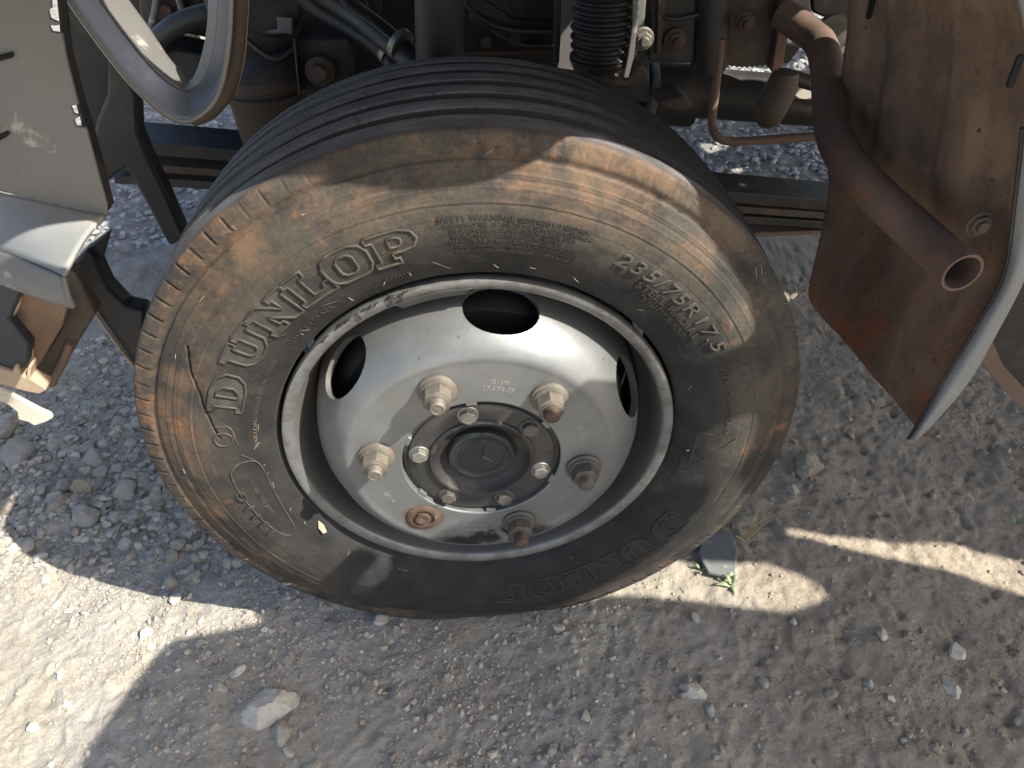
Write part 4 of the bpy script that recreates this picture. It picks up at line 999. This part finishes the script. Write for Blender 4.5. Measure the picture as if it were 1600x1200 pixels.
#@SUN_BLOCKER
# ------------------------------------------------------------------ unseen sheet added above the wheel, its gaps cut to shape the sun patches
LIGHT_GAPS = [
 [(-0.1552, 0.826), (-0.1499, 0.798), (-0.1488, 0.774), (-0.138, 0.7578), (-0.134, 0.7553), (-0.126, 0.7553), (-0.1178, 0.762), (-0.1145, 0.77), (-0.1152, 0.782), (-0.1181, 0.79), (-0.1168, 0.802), (-0.0947, 0.842), (-0.0948, 0.862), (-0.0907, 0.89), (-0.0933, 0.906), (-0.1037, 0.926), (-0.1095, 0.946), (-0.1174, 0.962), (-0.126, 0.9709), (-0.138, 0.9752), (-0.144, 0.97), (-0.1526, 0.934), (-0.1497, 0.914), (-0.1575, 0.886)],
 [(-0.1357, 0.014), (-0.126, 0.0055), (-0.11, -0.0037), (-0.058, -0.0201), (-0.018, -0.0227), (-0.014, -0.0213), (-0.0093, -0.014), (-0.0186, 0.018), (-0.046, 0.0386), (-0.07, 0.0488), (-0.09, 0.0535), (-0.106, 0.0535), (-0.114, 0.051), (-0.125, 0.042), (-0.135, 0.026)],
 [(-0.0982, -0.214), (-0.094, -0.2152), (-0.074, -0.2091), (-0.062, -0.2114), (-0.014, -0.2405), (0.01, -0.2462), (0.038, -0.2633), (0.046, -0.2659), (0.062, -0.2648), (0.074, -0.258), (0.084, -0.246), (0.082, -0.2259), (0.086, -0.2255), (0.0926, -0.23), (0.0964, -0.238), (0.0867, -0.246), (0.0862, -0.25), (0.0913, -0.27), (0.098, -0.2801), (0.1288, -0.346), (0.259, -0.642), (0.27, -0.653), (0.294, -0.6608), (0.326, -0.6619), (0.338, -0.6655), (0.37, -0.6658), (0.378, -0.668), (0.386, -0.6664), (0.3894, -0.662), (0.3975, -0.618), (0.4117, -0.574), (0.4497, -0.49), (0.4666, -0.466), (0.474, -0.461), (0.482, -0.4588), (0.5946, -0.446), (0.5999, -0.442), (0.6008, -0.438), (0.5892, -0.422), (0.5892, -0.406), (0.5953, -0.39), (0.606, -0.3848), (0.63, -0.3883), (0.6453, -0.394), (0.648, -0.398), (0.6411, -0.414), (0.6425, -0.422), (0.65, -0.4284), (0.662, -0.4327), (0.67, -0.4339), (0.678, -0.4321), (0.6844, -0.426), (0.6852, -0.418), (0.6811, -0.41), (0.6684, -0.398), (0.6692, -0.394), (0.682, -0.3837), (0.71, -0.3784), (0.7161, -0.374), (0.7102, -0.366), (0.698, -0.3587), (0.67, -0.3655), (0.658, -0.3641), (0.6378, -0.358), (0.618, -0.3408), (0.5964, -0.33), (0.5929, -0.326), (0.588, -0.31), (0.582, -0.3057), (0.562, -0.3006), (0.53, -0.3062), (0.5234, -0.302), (0.5222, -0.298), (0.5243, -0.294), (0.534, -0.2911), (0.582, -0.2964), (0.5865, -0.298), (0.606, -0.3165), (0.618, -0.3203), (0.626, -0.3158), (0.6345, -0.306), (0.6389, -0.298), (0.642, -0.2828), (0.6494, -0.278), (0.682, -0.2749), (0.706, -0.2702), (0.746, -0.2758), (0.7898, -0.262), (0.7932, -0.258), (0.7921, -0.254), (0.782, -0.246), (0.734, -0.2253), (0.6424, -0.198), (0.582, -0.1756), (0.5679, -0.166), (0.55, -0.1448), (0.542, -0.1384), (0.506, -0.1302), (0.446, -0.1245), (0.414, -0.125), (0.3867, -0.13), (0.3796, -0.134), (0.362, -0.1507), (0.334, -0.1611), (0.31, -0.1646), (0.278, -0.1649), (0.234, -0.1601), (0.158, -0.1448), (0.122, -0.1397), (0.1103, -0.134), (0.094, -0.1176), (0.082, -0.1152), (0.078, -0.1191), (0.0757, -0.126), (0.0766, -0.162), (0.0695, -0.182), (0.0682, -0.206), (0.066, -0.2084), (0.034, -0.2077), (0.002, -0.1908), (-0.01, -0.1802), (-0.018, -0.1788), (-0.0852, -0.198), (-0.098, -0.2049)],
 [(0.4733, 0.278), (0.4784, 0.27), (0.4982, 0.258), (0.4981, 0.254), (0.4877, 0.242), (0.484, 0.234), (0.486, 0.2247), (0.494, 0.2079), (0.534, 0.18), (0.538, 0.171), (0.542, 0.1497), (0.55, 0.1468), (0.562, 0.1464), (0.574, 0.1498), (0.5806, 0.158), (0.5797, 0.166), (0.5616, 0.186), (0.5557, 0.198), (0.558, 0.2015), (0.57, 0.2067), (0.5752, 0.214), (0.5754, 0.218), (0.5686, 0.226), (0.558, 0.2316), (0.546, 0.2241), (0.538, 0.2228), (0.5251, 0.246), (0.5233, 0.254), (0.546, 0.266), (0.562, 0.2498), (0.606, 0.2384), (0.61, 0.2392), (0.618, 0.246), (0.6246, 0.258), (0.6221, 0.266), (0.6183, 0.27), (0.602, 0.2769), (0.5801, 0.302), (0.5695, 0.338), (0.554, 0.345), (0.538, 0.3402), (0.53, 0.3335), (0.522, 0.3191), (0.518, 0.3176), (0.494, 0.3279), (0.486, 0.3288), (0.478, 0.3262), (0.4734, 0.318), (0.4705, 0.306)],
 [(0.617, 0.454), (0.626, 0.4431), (0.638, 0.4366), (0.646, 0.437), (0.6502, 0.442), (0.6608, 0.466), (0.6607, 0.474), (0.654, 0.4799), (0.634, 0.4846), (0.6178, 0.474), (0.6145, 0.466)],
 [(0.698, -0.338), (0.702, -0.3465), (0.706, -0.3495), (0.714, -0.3492), (0.7188, -0.346), (0.718, -0.3385), (0.7133, -0.334), (0.702, -0.3306)],
 [(0.7727, 0.27), (0.7929, 0.238), (0.7888, 0.218), (0.7916, 0.214), (0.826, 0.1925), (0.834, 0.1901), (0.842, 0.1916), (0.8472, 0.222), (0.846, 0.231), (0.842, 0.2332), (0.83, 0.2335), (0.8217, 0.238), (0.816, 0.246), (0.8049, 0.274), (0.7945, 0.286), (0.79, 0.2873), (0.782, 0.2851)],
 [(0.787, -0.214), (0.794, -0.2193), (0.802, -0.218), (0.814, -0.2084), (0.8152, -0.202), (0.802, -0.1962), (0.794, -0.197), (0.7886, -0.202)],
 [(0.8819, -0.338), (0.886, -0.346), (0.894, -0.3496), (0.918, -0.3496), (0.942, -0.3573), (0.962, -0.3556), (0.99, -0.3592), (1.002, -0.3632), (1.022, -0.3752), (1.0523, -0.406), (1.0587, -0.418), (1.0599, -0.43), (1.0582, -0.438), (1.0437, -0.458), (1.05, -0.4632), (1.086, -0.4642), (1.142, -0.4501), (1.198, -0.4561), (1.29, -0.4756), (1.31, -0.4824), (1.414, -0.5072), (1.438, -0.5034), (1.466, -0.4941), (1.4751, -0.49), (1.4803, -0.482), (1.478, -0.4728), (1.4698, -0.462), (1.422, -0.4241), (1.406, -0.4168), (1.366, -0.4092), (1.35, -0.4141), (1.31, -0.4087), (1.274, -0.4005), (1.242, -0.3889), (1.23, -0.3914), (1.19, -0.4088), (1.17, -0.4151), (1.166, -0.4102), (1.1628, -0.394), (1.154, -0.3825), (1.13, -0.3798), (1.102, -0.3646), (1.078, -0.364), (1.022, -0.3555), (0.954, -0.3185), (0.934, -0.3098), (0.914, -0.3073), (0.8971, -0.31), (0.8898, -0.314), (0.8826, -0.322)],
 [(0.8889, 0.378), (0.894, 0.3739), (0.906, 0.3748), (0.9117, 0.382), (0.9121, 0.394), (0.91, 0.3958), (0.902, 0.3941), (0.894, 0.3887)],
 [(0.9092, 0.302), (0.9101, 0.298), (0.922, 0.2893), (0.938, 0.2847), (0.9425, 0.286), (0.9444, 0.29), (0.9435, 0.306), (0.938, 0.3284), (0.934, 0.3316), (0.9284, 0.33)],
 [(0.9658, 0.546), (0.973, 0.518), (0.978, 0.5126), (0.99, 0.5079), (1.002, 0.5085), (1.018, 0.5184), (1.034, 0.521), (1.054, 0.5204), (1.09, 0.5147), (1.0964, 0.518), (1.0999, 0.526), (1.0997, 0.558), (1.09, 0.5701), (1.082, 0.5735), (1.062, 0.5702), (1.05, 0.5735), (1.026, 0.5739), (1.014, 0.5775), (0.994, 0.5768), (0.974, 0.566), (0.9679, 0.558)],
 [(0.9894, 0.366), (0.994, 0.3598), (1.002, 0.3567), (1.0085, 0.358), (1.018, 0.3679), (1.022, 0.3678), (1.0302, 0.354), (1.0372, 0.35), (1.0429, 0.35), (1.0485, 0.354), (1.0502, 0.358), (1.0509, 0.386), (1.048, 0.39), (1.042, 0.3916), (1.026, 0.3886), (1.01, 0.3919), (0.998, 0.3914), (0.9888, 0.382)],
 [(1.0216, 0.222), (1.0224, 0.218), (1.03, 0.2146), (1.0358, 0.218), (1.0375, 0.222), (1.0362, 0.226), (1.03, 0.2289), (1.026, 0.2279)],
 [(1.0934, 0.426), (1.1029, 0.418), (1.11, 0.4153), (1.146, 0.4156), (1.1606, 0.43), (1.1603, 0.446), (1.15, 0.4591), (1.142, 0.4615), (1.13, 0.4601), (1.1071, 0.45), (1.098, 0.4402)],
 [(1.1818, 0.494), (1.19, 0.4894), (1.1941, 0.49), (1.1983, 0.494), (1.1966, 0.498), (1.19, 0.5009), (1.1835, 0.498)],
 [(1.4609, -0.358), (1.4629, -0.362), (1.4742, -0.37), (1.5742, -0.414), (1.618, -0.4297), (1.642, -0.4351), (1.658, -0.4429), (1.702, -0.4574), (1.79, -0.5099), (1.81, -0.5246), (1.814, -0.5257), (1.822, -0.5218), (1.845, -0.486), (1.8502, -0.474), (1.8505, -0.466), (1.842, -0.4583), (1.81, -0.442), (1.7769, -0.434), (1.734, -0.404), (1.67, -0.404), (1.626, -0.3976), (1.53, -0.3754), (1.478, -0.3563), (1.466, -0.3549)],
 [(1.6926, 0.302), (1.698, 0.297), (1.702, 0.2967), (1.7147, 0.306), (1.7263, 0.326), (1.726, 0.3307), (1.722, 0.3367), (1.71, 0.3411), (1.702, 0.3404), (1.698, 0.3378), (1.6914, 0.326)],
 [(1.7292, 1.186), (1.7356, 1.162), (1.7356, 1.138), (1.74, 1.134), (1.746, 1.1325), (1.766, 1.1338), (1.79, 1.143), (1.806, 1.1575), (1.8212, 1.186), (1.8125, 1.202), (1.806, 1.2069), (1.782, 1.2004), (1.742, 1.2057), (1.7339, 1.202)],
 [(1.7575, 0.974), (1.7592, 0.97), (1.766, 0.9658), (1.774, 0.9646), (1.786, 0.9672), (1.8004, 0.978), (1.8052, 0.986), (1.8064, 0.994), (1.8039, 0.998), (1.798, 1.001), (1.778, 1.0016), (1.7679, 0.994)],
 [(2.0098, 1.862), (2.022, 1.8513), (2.034, 1.8499), (2.042, 1.838), (2.05, 1.833), (2.058, 1.8305), (2.078, 1.8299), (2.0819, 1.826), (2.0832, 1.814), (2.087, 1.806), (2.094, 1.7978), (2.102, 1.7945), (2.118, 1.7953), (2.1297, 1.802), (2.15, 1.8064), (2.162, 1.8041), (2.1684, 1.806), (2.1765, 1.826), (2.19, 1.8353), (2.1928, 1.842), (2.1871, 1.854), (2.1709, 1.862), (2.1513, 1.878), (2.142, 1.88), (2.13, 1.8775), (2.126, 1.8805), (2.1245, 1.886), (2.1269, 1.902), (2.122, 1.9087), (2.11, 1.9135), (2.0936, 1.914), (2.054, 1.9294), (2.038, 1.9219), (2.018, 1.9207), (2.0098, 1.914), (2.0065, 1.906)],
 [(2.2611, 1.806), (2.266, 1.8005), (2.27, 1.7997), (2.2925, 1.814), (2.302, 1.8282), (2.318, 1.8416), (2.3269, 1.862), (2.346, 1.871), (2.358, 1.88), (2.362, 1.8985), (2.371, 1.914), (2.3768, 1.93), (2.3771, 1.946), (2.374, 1.9536), (2.37, 1.9555), (2.362, 1.9545), (2.334, 1.938), (2.2999, 1.902), (2.2842, 1.882), (2.2809, 1.85), (2.2731, 1.83), (2.2625, 1.818)]]
cu = bpy.data.curves.new('sheet', 'CURVE'); cu.dimensions = '2D'; cu.fill_mode = 'BOTH'; cu.extrude = .0015
for loop in [[(-0.5, -0.92), (2.7, -0.92), (2.7, 2.35), (-0.5, 2.35)]]+LIGHT_GAPS:
    sp = cu.splines.new('POLY'); sp.points.add(len(loop)-1); sp.use_cyclic_u = True
    for p_, q in zip(sp.points, loop): p_.co = (q[0], q[1], 0, 1)
co_ = bpy.data.objects.new('sheet', cu); col.objects.link(co_)
dg = bpy.context.evaluated_depsgraph_get()
me = bpy.data.meshes.new_from_object(co_.evaluated_get(dg), depsgraph=dg)
bpy.data.objects.remove(co_); me.name = 'sun_blocker_sheet'; me.materials.append(M['dark'])
fl = bpy.data.objects.new('sun_blocker_sheet', me); fl.location = (0, 0, 1.06); link(fl, truck)
#@END

# ------------------------------------------------------------------ stones
def stone_mesh(seed, flat=.7):
    bm = bmesh.new(); bmesh.ops.create_icosphere(bm, subdivisions=3, radius=1)
    r = np.random.default_rng(seed); planes = r.normal(size=(13, 3)); planes /= np.linalg.norm(planes, axis=1)[:, None]; dd = r.uniform(.42, .8, 13)
    for v in bm.verts:
        p = np.array(v.co); k = 1.0
        for n_, d in zip(planes, dd):
            q = p@n_
            if q > d: k = min(k, d/q)
        v.co = Vector((p*k*1.35+r.normal(size=3)*.012)*(1, .82, .85))
    me = bpy.data.meshes.new('stone'); bm.to_mesh(me); bm.free()
    me.shade_smooth(); me.set_sharp_from_angle(angle=math.radians(28))
    return me
def rock_mesh(seed):
    bm = bmesh.new(); bmesh.ops.create_icosphere(bm, subdivisions=4, radius=1)
    r = np.random.default_rng(seed); pl = np.array([(.2, -.9, .5), (-.7, -.5, .55), (.75, -.2, .6), (.1, .3, .95), (-.5, .6, .6), (.6, .75, .3), (-.95, .1, .2), (0, -.3, -.9), (.35, -.75, -.2)]); pl /= np.linalg.norm(pl, axis=1)[:, None]
    dd = np.array([.52, .6, .62, .5, .55, .6, .8, .5, .7])
    for v in bm.verts:
        p = np.array(v.co); k = 1.0
        for n_, d in zip(pl, dd):
            q = p@n_
            if q > d: k = min(k, d/q)
        p = p*k*1.45
        f = vnoise(np.array([p[0]*4+9]), np.array([p[1]*4+p[2]*3.1]), seed)[0]+.5*vnoise(np.array([p[0]*11]), np.array([p[1]*11+p[2]*9]), seed+1)[0]
        v.co = Vector(p*(.9+.13*f)*np.array((1.1, .82, .95)))
    me = bpy.data.meshes.new('rock'); bm.to_mesh(me); bm.free(); me.shade_smooth(); me.set_sharp_from_angle(angle=math.radians(32)); return me
SM = {}
for key in ('stone', 'stone_pale', 'stone_tan'):
    SM[key] = []
    for k in range(7):
        me = stone_mesh(100+k*7+len(key)); me.materials.append(M[key]); SM[key].append(me)
def stone(px, py, w, mat='stone', label=None, group=None, flat=1.0, sink=.25):
    p = gpt(px, py); d = (p-CAM)@FWD; s = w/2*d/FPX
    o = bpy.data.objects.new('stone', random.choice(SM[mat]))
    o.location = (p[0], p[1], p[2]+s*.55*flat-s*sink); o.scale = (s, s, s*flat); o.rotation_euler = (random.uniform(-.6, .6), random.uniform(-.6, .6), random.uniform(0, 6.3))
    tag(o, label, 'stone', group); link(o); return o
special = [
 (420, 1106, 64, 'stone_pale', 'largest pale angular rock on the shaded dirt below the wheel'),
 (440, 1146, 30, 'stone', 'grey pebble touching the lower right of the largest pale rock'),
 (372, 1050, 24, 'stone_pale', 'small bright white stone up and left of the largest rock'),
 (598, 967, 26, 'stone_pale', 'pale square stone just under the lowest point of the tyre'),
 (452, 1178, 22, 'stone_pale', 'pale stone at the bottom edge below the largest rock'),
 (92, 791, 36, 'stone_tan', 'tan pointed stone in the shaded rubble left of the tyre'),
 (132, 804, 38, 'stone', 'grey blocky stone right beside the tan pointed stone'),
 (6, 795, 34, 'stone_tan', 'brown stone cut by the left edge of the photo'),
 (28, 712, 52, 'stone', 'long light grey stone near the left edge under the torn strip'),
 (180, 810, 24, 'stone', 'small bluish stone right of the blocky grey stone'),
 (160, 531, 18, 'stone_pale', 'pale stone on blue shaded dirt below the black lower arm'),
 (186, 583, 20, 'stone', 'grey stone left of the tyre edge above the rubble'),
 (268, 916, 26, 'stone_tan', 'tan stone straddling the shadow edge beneath the tyre'),
 (274, 937, 22, 'stone_pale', 'flat cream stone lying in the sunny strip lower left'),
 (1082, 1079, 30, 'stone_pale', 'rounded pale pebble in the shade right of centre at the bottom'),
 (1236, 766, 26, 'stone', 'round grey stone half buried between tyre and mudguard tip'),
 (1496, 1022, 26, 'stone_pale', 'upper white stone at lower right'),
 (1482, 1074, 34, 'stone_pale', 'lower white stone at lower right, larger of the two'),
 (1296, 1086, 22, 'stone', 'light stone in the shaded dirt at lower right centre'),
 (1262, 728, 44, 'stone_tan', 'brown flat rock in front of the mudguard tip'),
 (345, 1075, 22, 'stone', 'small grey stone left of the largest pale rock'),
 (230, 990, 26, 'stone_pale', 'cream stone in the sun near the diagonal shadow edge'),
 (358, 882, 24, 'stone', 'rounded stone close under the left lower tread'),
]
for i, (px, py, w, mt, lab) in enumerate(special):
    o = stone(px, py, w, mt, lab, None, .8)
    if w >= 30:
        o.data = rock_mesh(300+i); o.data.materials.append(M[mt]); o.rotation_euler = (random.uniform(-.15, .15), random.uniform(-.15, .15), .3 if i == 0 else random.uniform(0, 6.3))
cnt = 0
def place(n, box, wr, mats, label, group, dens=None):
    k = 0
    while k < n:
        px = random.uniform(box[0], box[2]); py = random.uniform(box[1], box[3])
        if ((px-730)/540)**2+((py-520)/440)**2 < 1: continue
        stone(px, py, random.uniform(*wr)*random.choice((.75, 1, 1, 1.25)), random.choice(mats), label, group, random.uniform(.6, 1), random.uniform(.1, .4)); k += 1
place(26, (0, 650, 330, 880), (18, 34), ('stone', 'stone', 'stone_tan'), 'angular grey rock in the shaded rubble left of the tyre', 'angular rocks in the rubble')
place(60, (0, 640, 420, 900), (9, 24), ('stone', 'stone', 'stone', 'stone_tan'), 'small grey stone among the shaded rubble left of the tyre', 'rubble stones left of the tyre')
place(40, (120, 520, 300, 800), (7, 17), ('stone', 'stone', 'stone_tan'), 'small grey stone among the shaded rubble left of the tyre', 'rubble stones left of the tyre')
place(40, (200, 960, 1000, 1195), (8, 17), ('stone', 'stone', 'stone_pale', 'stone_tan'), 'little stone on the shaded dirt in the foreground', 'little foreground stones')
place(30, (1000, 960, 1595, 1195), (8, 22), ('stone', 'stone', 'stone_tan', 'stone_pale'), 'little stone on the shaded dirt at the lower right', 'little stones at the lower right')
place(22, (1180, 560, 1595, 820), (7, 18), ('stone_tan', 'stone_tan', 'stone'), 'brown clod on the dirt under the mudguard', 'brown clods under the mudguard')
place(16, (0, 860, 300, 1180), (8, 18), ('stone_pale', 'stone_tan'), 'little cream stone in the sunlit patch', 'little stones in the sunlit patch')
# gravel too small or too far to count
ico = [(0, 0, 1), (.894, 0, .447), (.276, .851, .447), (-.724, .526, .447), (-.724, -.526, .447), (.276, -.851, .447), (.724, .526, -.447), (-.276, .851, -.447), (-.894, 0, -.447), (-.276, -.851, -.447), (.724, -.526, -.447), (0, 0, -1)]
icf = [(0, 1, 2), (0, 2, 3), (0, 3, 4), (0, 4, 5), (0, 5, 1), (1, 6, 2), (2, 7, 3), (3, 8, 4), (4, 9, 5), (5, 10, 1), (2, 6, 7), (3, 7, 8), (4, 8, 9), (5, 9, 10), (1, 10, 6), (6, 11, 7), (7, 11, 8), (8, 11, 9), (9, 11, 10), (10, 11, 6)]
ico = np.array(ico); icf = np.array(icf)
def gravel(name, x, y, s, m, label):
    n = len(x); z = ground_h(x, y)
    V = ico[None]*(1+rng.uniform(-.35, .35, (n, 12, 1)))*np.stack([rng.uniform(.7, 1.2, n), rng.uniform(.7, 1.2, n), rng.uniform(.45, .9, n)], -1)[:, None]
    a = rng.uniform(0, 6.3, n); c, s_ = np.cos(a)[:, None], np.sin(a)[:, None]
    V = np.stack([V[..., 0]*c-V[..., 1]*s_, V[..., 0]*s_+V[..., 1]*c, V[..., 2]], -1)*s[:, None, None]
    V += np.stack([x, y, z+s*.15], -1)[:, None]
    F = (icf[None]+12*np.arange(n)[:, None, None]).reshape(-1, 3)
    o = fast_mesh(name, V.reshape(-1, 3), F, m, kind='stuff')
    tn = o.data.attributes.new('tone', 'FLOAT', 'POINT'); tn.data.foreach_set('value', np.repeat(rng.random(n), 12).astype(np.float32))
    o.data.shade_flat(); tag(o, label, 'gravel'); return o
n = 42000
x = rng.uniform(-1.15, 1.15, n*2); y = rng.uniform(-.30, .85, n*2)
rubz = np.clip((-x-.15)*3, 0, 1)*np.clip((y-.05)*6, 0, 1)
d = fbm(x, y, 5.5, 4, 71)+rubz*.25
keep = rng.random(n*2) < np.clip((d-.36)*2.6, .06, 1)*(1-.6*np.clip((x-.15)*3, 0, 1))
x, y, rubz = x[keep][:n], y[keep][:n], rubz[keep][:n]
s = .0009+.0016*rng.random(len(x))+.0042*rng.random(len(x))**9*(1+1.2*rubz)
gravel('fine_gravel', x, y, s, M['gravel'], 'fine grey grit and pebbles scattered over the dirt')
n = 16000
x = rng.uniform(-2.4, 2.2, n); y = 1.25+2.4*rng.random(n)**1.1
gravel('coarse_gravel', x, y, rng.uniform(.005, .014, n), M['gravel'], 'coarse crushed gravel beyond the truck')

# ------------------------------------------------------------------ scrap and weeds by the tyre
p = [gpt(1090, 868), gpt(1100, 838), gpt(1140, 838), gpt(1150, 868), gpt(1148, 905), gpt(1126, 906), gpt(1105, 903), gpt(1096, 885)]
V, F = prism([q*np.array((1, 1, 0))+np.array((0, 0, .006+.004*i/8)) for i, q in enumerate(p)], (0, 0, .008))
V = [v+np.array((0, 0, gz(v[0], v[1])*.0)) for v in V]
tag(mesh('rubber_scrap', V, F, M['slab'], None, bevel=.0025), 'flat grey piece of scrap half in the sun right of the tyre foot', 'scrap')
def blade(P, w, m, parent, name):
    P = spline(P, 5); V = []; F = []
    for i, q in enumerate(P):
        t = i/(len(P)-1); ww = w*math.sin(math.pi*min(1, .12+.88*t))*.5+w*.04
        dirn = np.array(P[min(i+1, len(P)-1)])-np.array(P[max(i-1, 0)]); s_ = np.cross(dirn, [0, 0, 1.0]); s_ = s_/(np.linalg.norm(s_)+1e-9)
        V += [q-s_*ww, q+np.array((0, 0, -.15*ww)), q+s_*ww]
    for i in range(len(P)-1):
        F += [[3*i, 3*i+1, 3*i+4, 3*i+3], [3*i+1, 3*i+2, 3*i+5, 3*i+4]]
    o = mesh(name, V, F, m, parent, sharp=0)
    s_ = o.modifiers.new('thickness', 'SOLIDIFY'); s_.thickness = .0005
    return o
base = gpt(1142, 916)
sd = empty('seedling', base); tag(sd, 'small pale green seedling in the sunlit dirt by the grey scrap', 'plant')
for dx, dy, up, w in ((-.026, .002, .008, .008), (.004, .03, .012, .008), (.003, -.02, .006, .006), (.014, .012, .016, .006), (-.01, .016, .015, .005)):
    blade([np.array((0, 0, 0)), np.array((dx*.4, dy*.4, up)), np.array((dx, dy, up*.8))], w, M['leaf'], sd, 'leaf')
tube('stem', [np.array((0, 0, -.004)), np.array((0, 0, .008))], .0011, M['leaf'], sd, 8)
base = gpt(1165, 845)
dgp = empty('dry_grass', base); tag(dgp, 'dry straw coloured grass stalks standing right of the tyre foot', 'grass tuft')
for q in ((1196, 778), (1212, 792), (1224, 800), (1150, 838), (1185, 812)):
    e = at(q[0], q[1], base[1]-.01)-base
    tube('stalk', [np.zeros(3), e*.5+np.array((-.004, 0, .004)), e], [.0013, .0010, .0005], M['straw'], dgp, 6, smooth_n=0)
for i, (qx, qy, lab, sc) in enumerate(((1588, 820, 'green grass sprig at the right edge of the dirt', 1.0), (1150, 808, 'tiny green sprig right against the tyre tread', .7), (1096, 893, 'tiny yellow green sprig left of the grey scrap', .6))):
    base = gpt(qx, qy); g = empty('grass_sprig', base); tag(g, lab, 'plant')
    for k in range(9):
        a = random.uniform(0, 6.3); l = random.uniform(.012, .03)*sc
        blade([np.zeros(3), np.array((math.cos(a)*l*.5, math.sin(a)*l*.5, l*.6)), np.array((math.cos(a)*l, math.sin(a)*l, l*.7))], .0022*sc, M['leaf'], g, 'blade')
